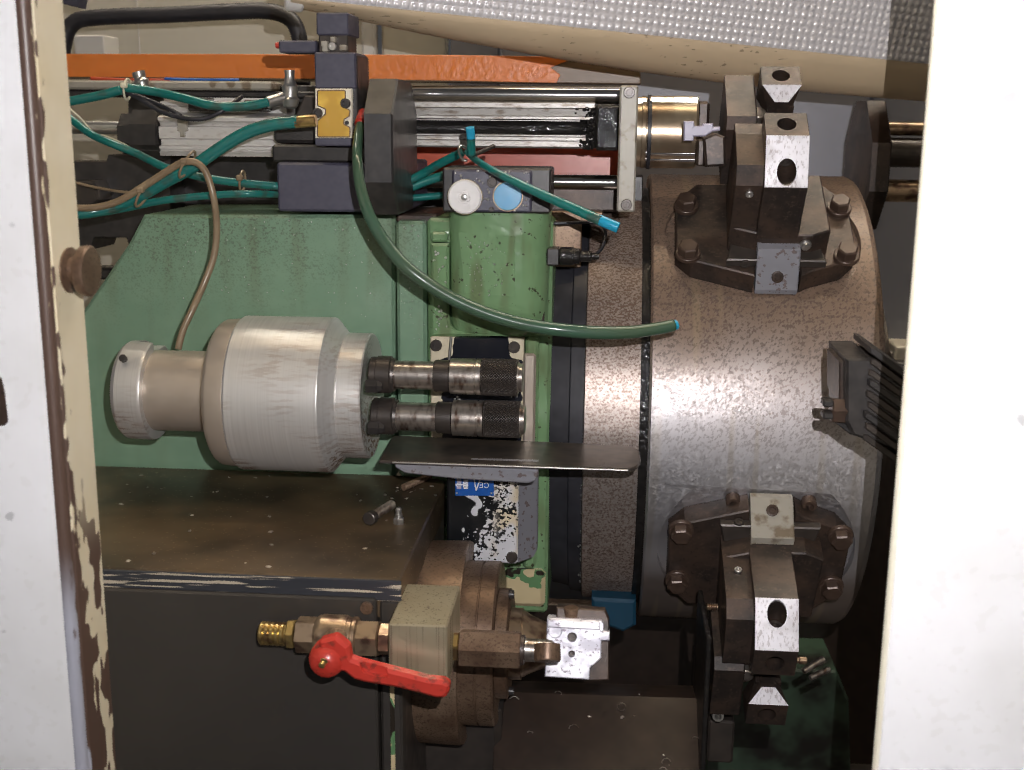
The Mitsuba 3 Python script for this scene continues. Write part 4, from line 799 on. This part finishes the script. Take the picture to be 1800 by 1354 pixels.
LU_ = holder('upper tool holder on the drum, with two bright ground jaws', ELU, 1, False)
LL_ = holder('lower tool holder on the drum, pointing down in the shade', ELL, -1, True)
if __name__ == '__main__' or True:
    DBG = {'chord': (0, -.065, 0), 'bolt ul': (-.069, .022, .03), 'bolt ll': (-.069, -.034, .03), 'jaw base': (.0165, -.04, .05), 'ch lo': (.006, -.04, .104), 'ch hi': (.006, -.0095, .1345), 'top': (.006, .0195, .1345), 'jaw L': (-.0118, -.04, .104), 'jaw R': (.0238, -.04, .104), 'rear lo': (.006, .0475, .124), 'rear hi': (.006, .058, .1345), 'rear top': (.006, .084, .1345), 'arm top': (-.027, .094, .118)}
    for a_, b_ in DBG.items(): print(a_, np.round(proj(LU_(*b_))), np.round(proj(LL_(*b_))))

# ================================================================== things right of the drum
k = thing('cable_bracket', 'black clamp bracket with stacked slanting strips at the edge of the right door', 'bracket')
YC = .86
add(k + '__body', prismpx([(1487, 630), (1532, 630), (1612, 700), (1612, 805), (1560, 788), (1500, 766), (1487, 742)], YC, .07, .002), 'black_iron')
add(k + '__side_plate', prismpx([(1475, 636), (1486, 633), (1486, 706), (1475, 706)], YC + .01, .05, .001), 'rusty_steel')
for i in range(9):
    x, y = 1527 - i * 1.5 + 3 * (i % 2), 611 + i * 19
    add(k + '__strip', prismpx([(x + 3, y), (x + 12, y + 2), (1625, y + 64 + i), (1625, y + 79 + i), (x + 2, y + 10)], YC - .008 + .0035 * (i % 3), .06, .0008), 'dark_steel' if i % 3 else 'black_iron')
add(k + '__nozzle', lathe(W(1460, 721, YC + .01), (1, 0, 0), [(0, .0088), (.001, .0098), (.030, .0098)], 6, ref=(0, .9, .35)), 'rust_bolt', label='dark brown hexagon nozzle')
for y0, y1 in ((704, 716), (726, 738)): add(k + '__gripping_tip', boxpx(1447, y0, 1466, y1, YC + .002, .012, .001), 'black_iron')
add(k + '__jaw', prismpx([(1466, 742), (1500, 744), (1512, 768), (1494, 764)], YC + .012, .03, .001), 'black_iron')
k = thing('rear_spindle', 'brown octagonal plate on twin shafts beside the right door', 'spindle')
yo = 1.42; x0, x1 = W(1528, 262, yo - .06)[0], W(1560, 290, yo - .06)[0]
add(k + '__octagon_plate', octx(x0, x1, yo, .075, W(1550, 178, yo)[2], W(1550, 400, yo)[2], .045), 'rusty_steel')
for y, r in ((226, 12), (268, 26), (335, 20)): add(k + '__shaft', rod(W(1552, y, yo + .03), W(1680, y + 2, yo + .03), r * S(1560, y, yo), 32), 'bronze' if y != 268 else 'dark_steel', 40)
k = thing('far_box', 'small beige box on a ledge just left of the right door', 'box')
add(k + '__box', boxpx(1574, 610, 1640, 638, 1.6, .08, .002), 'beige_wall'); add(k + '__ledge', boxpx(1560, 638, 1660, 760, 1.58, .12, .002), 'black_iron')

# ================================================================== below the drum
one('blue_bin', prismpx([(1040, 1052), (1118, 1056), (1118, 1100), (1096, 1112), (1040, 1092)], 1.10, .05, .003), 'sky_blue', 'blue plastic tray corner below the ring', 'tray')
k = thing('bed_casting', 'dark brown machine bed at the bottom under the drum', 'machine bed')
add(k + '__bed', hull([W(868, 1196, 1.02), W(1232, 1206, 1.02), W(868, 1216, .97), W(1232, 1228, .97), W(866, 1500, .86), W(1232, 1500, .86), W(866, 1500, 1.1), W(1232, 1500, 1.1), W(868, 1230, 1.1), W(1232, 1240, 1.1)]), 'bed_iron'); add(k + '__bed_side', boxpx(700, 1240, 880, 1500, .93, .12, .006), 'dark_steel')
add(k + '__end_strip', boxpx(1233, 1120, 1242, 1500, .905, .1, .002), 'black_oil')
k = thing('lower_casting', 'green painted lower casting in the shade at the bottom right', 'machine casting')
add(k + '__wall', prismpx([(1240, 1172), (1470, 1180), (1492, 1230), (1500, 1500), (1240, 1500)], 1.46, .1, .003), 'dirty_shaded_green'); 
k = thing('shade_sheet', 'dark sheets added for the shade behind the bed and the drum', 'wall', kind='structure'); labels[k].pop('category')
add(k + '__panel', boxpx(560, 1060, 1300, 1600, 1.52, .02, .002), 'bed_iron'); add(k + '__panel', boxpx(1302, 790, 1800, 1700, 1.56, .02, .002), 'bed_iron')  # dark sheets added where only shade lies behind bed and drum
k = thing('lower_slide', 'dark steel slide block hanging at the left of the lower holder', 'slide')
add(k + '__block', boxpx(1244, 1268, 1290, 1342, 1.0, .05, .002), 'dark_steel'); add(k + '__block', boxpx(1222, 1170, 1278, 1266, 1.02, .05, .003), 'black_iron')
add(k + '__plate', boxpx(1250, 1170, 1276, 1208, 1.012, .03, .001), 'grey_flange')
add(k + '__screw', capscrew(W(1259, 1241, 1.0), (0, -1, 0), .0055, .02), 'zinc', 35)
k = thing('small_lever', 'thin dark double lever sticking out right of the lower jaw', 'lever')
add(k + '__arm', rod(W(1412, 1180, 1.12), W(1448, 1158, 1.13), .0035, 16), 'oily_chrome', 40); add(k + '__arm', rod(W(1424, 1192, 1.12), W(1458, 1176, 1.13), .003, 16), 'oily_chrome', 40)

# ================================================================== coolant droplets on the castings
dr_ = []
def drops(n, x0, x1, y0, y1, Y, rmax=.0011):
    for _ in range(n):
        m_ = trimesh.creation.icosphere(1, radius=rg.uniform(.0003, rmax)); m_.apply_scale([1, .7, 1.1]); dr_.append(m_.apply_translation(W(rg.uniform(x0, x1), rg.uniform(y0, y1), Y)))
drops(70, 798, 932, 300, 372, .9998, .0012); drops(40, 700, 748, 395, 600, 1.0478, .0006); drops(60, 320, 690, 385, 560, 1.0598, .0006); drops(40, 760, 786, 440, 585, 1.0358, .0012)
drops(50, 925, 965, 780, 800, 1.03, .0014); drops(60, 820, 903, 420, 520, YM - .0215, .0007); drops(25, 795, 915, 690, 770, 1.0338, .002)
for _ in range(46):
    e_ = -rg.uniform(.16, .95); x_ = W(1027, 700, AXY - .21)[0] + rg.normal(0, .0012)
    m_ = trimesh.creation.icosphere(1, radius=rg.uniform(.0004, .0014)); dr_.append(m_.apply_translation(O0 + [x_, -.2098 * math.cos(e_), .2098 * math.sin(e_)]))
one('coolant_drops', cat(*dr_), 'zinc', 'tiny coolant droplets clinging to the castings', 'droplets', smooth=True, kind='stuff')
scene.pop('type', None); scene = {'type': 'scene', **scene}
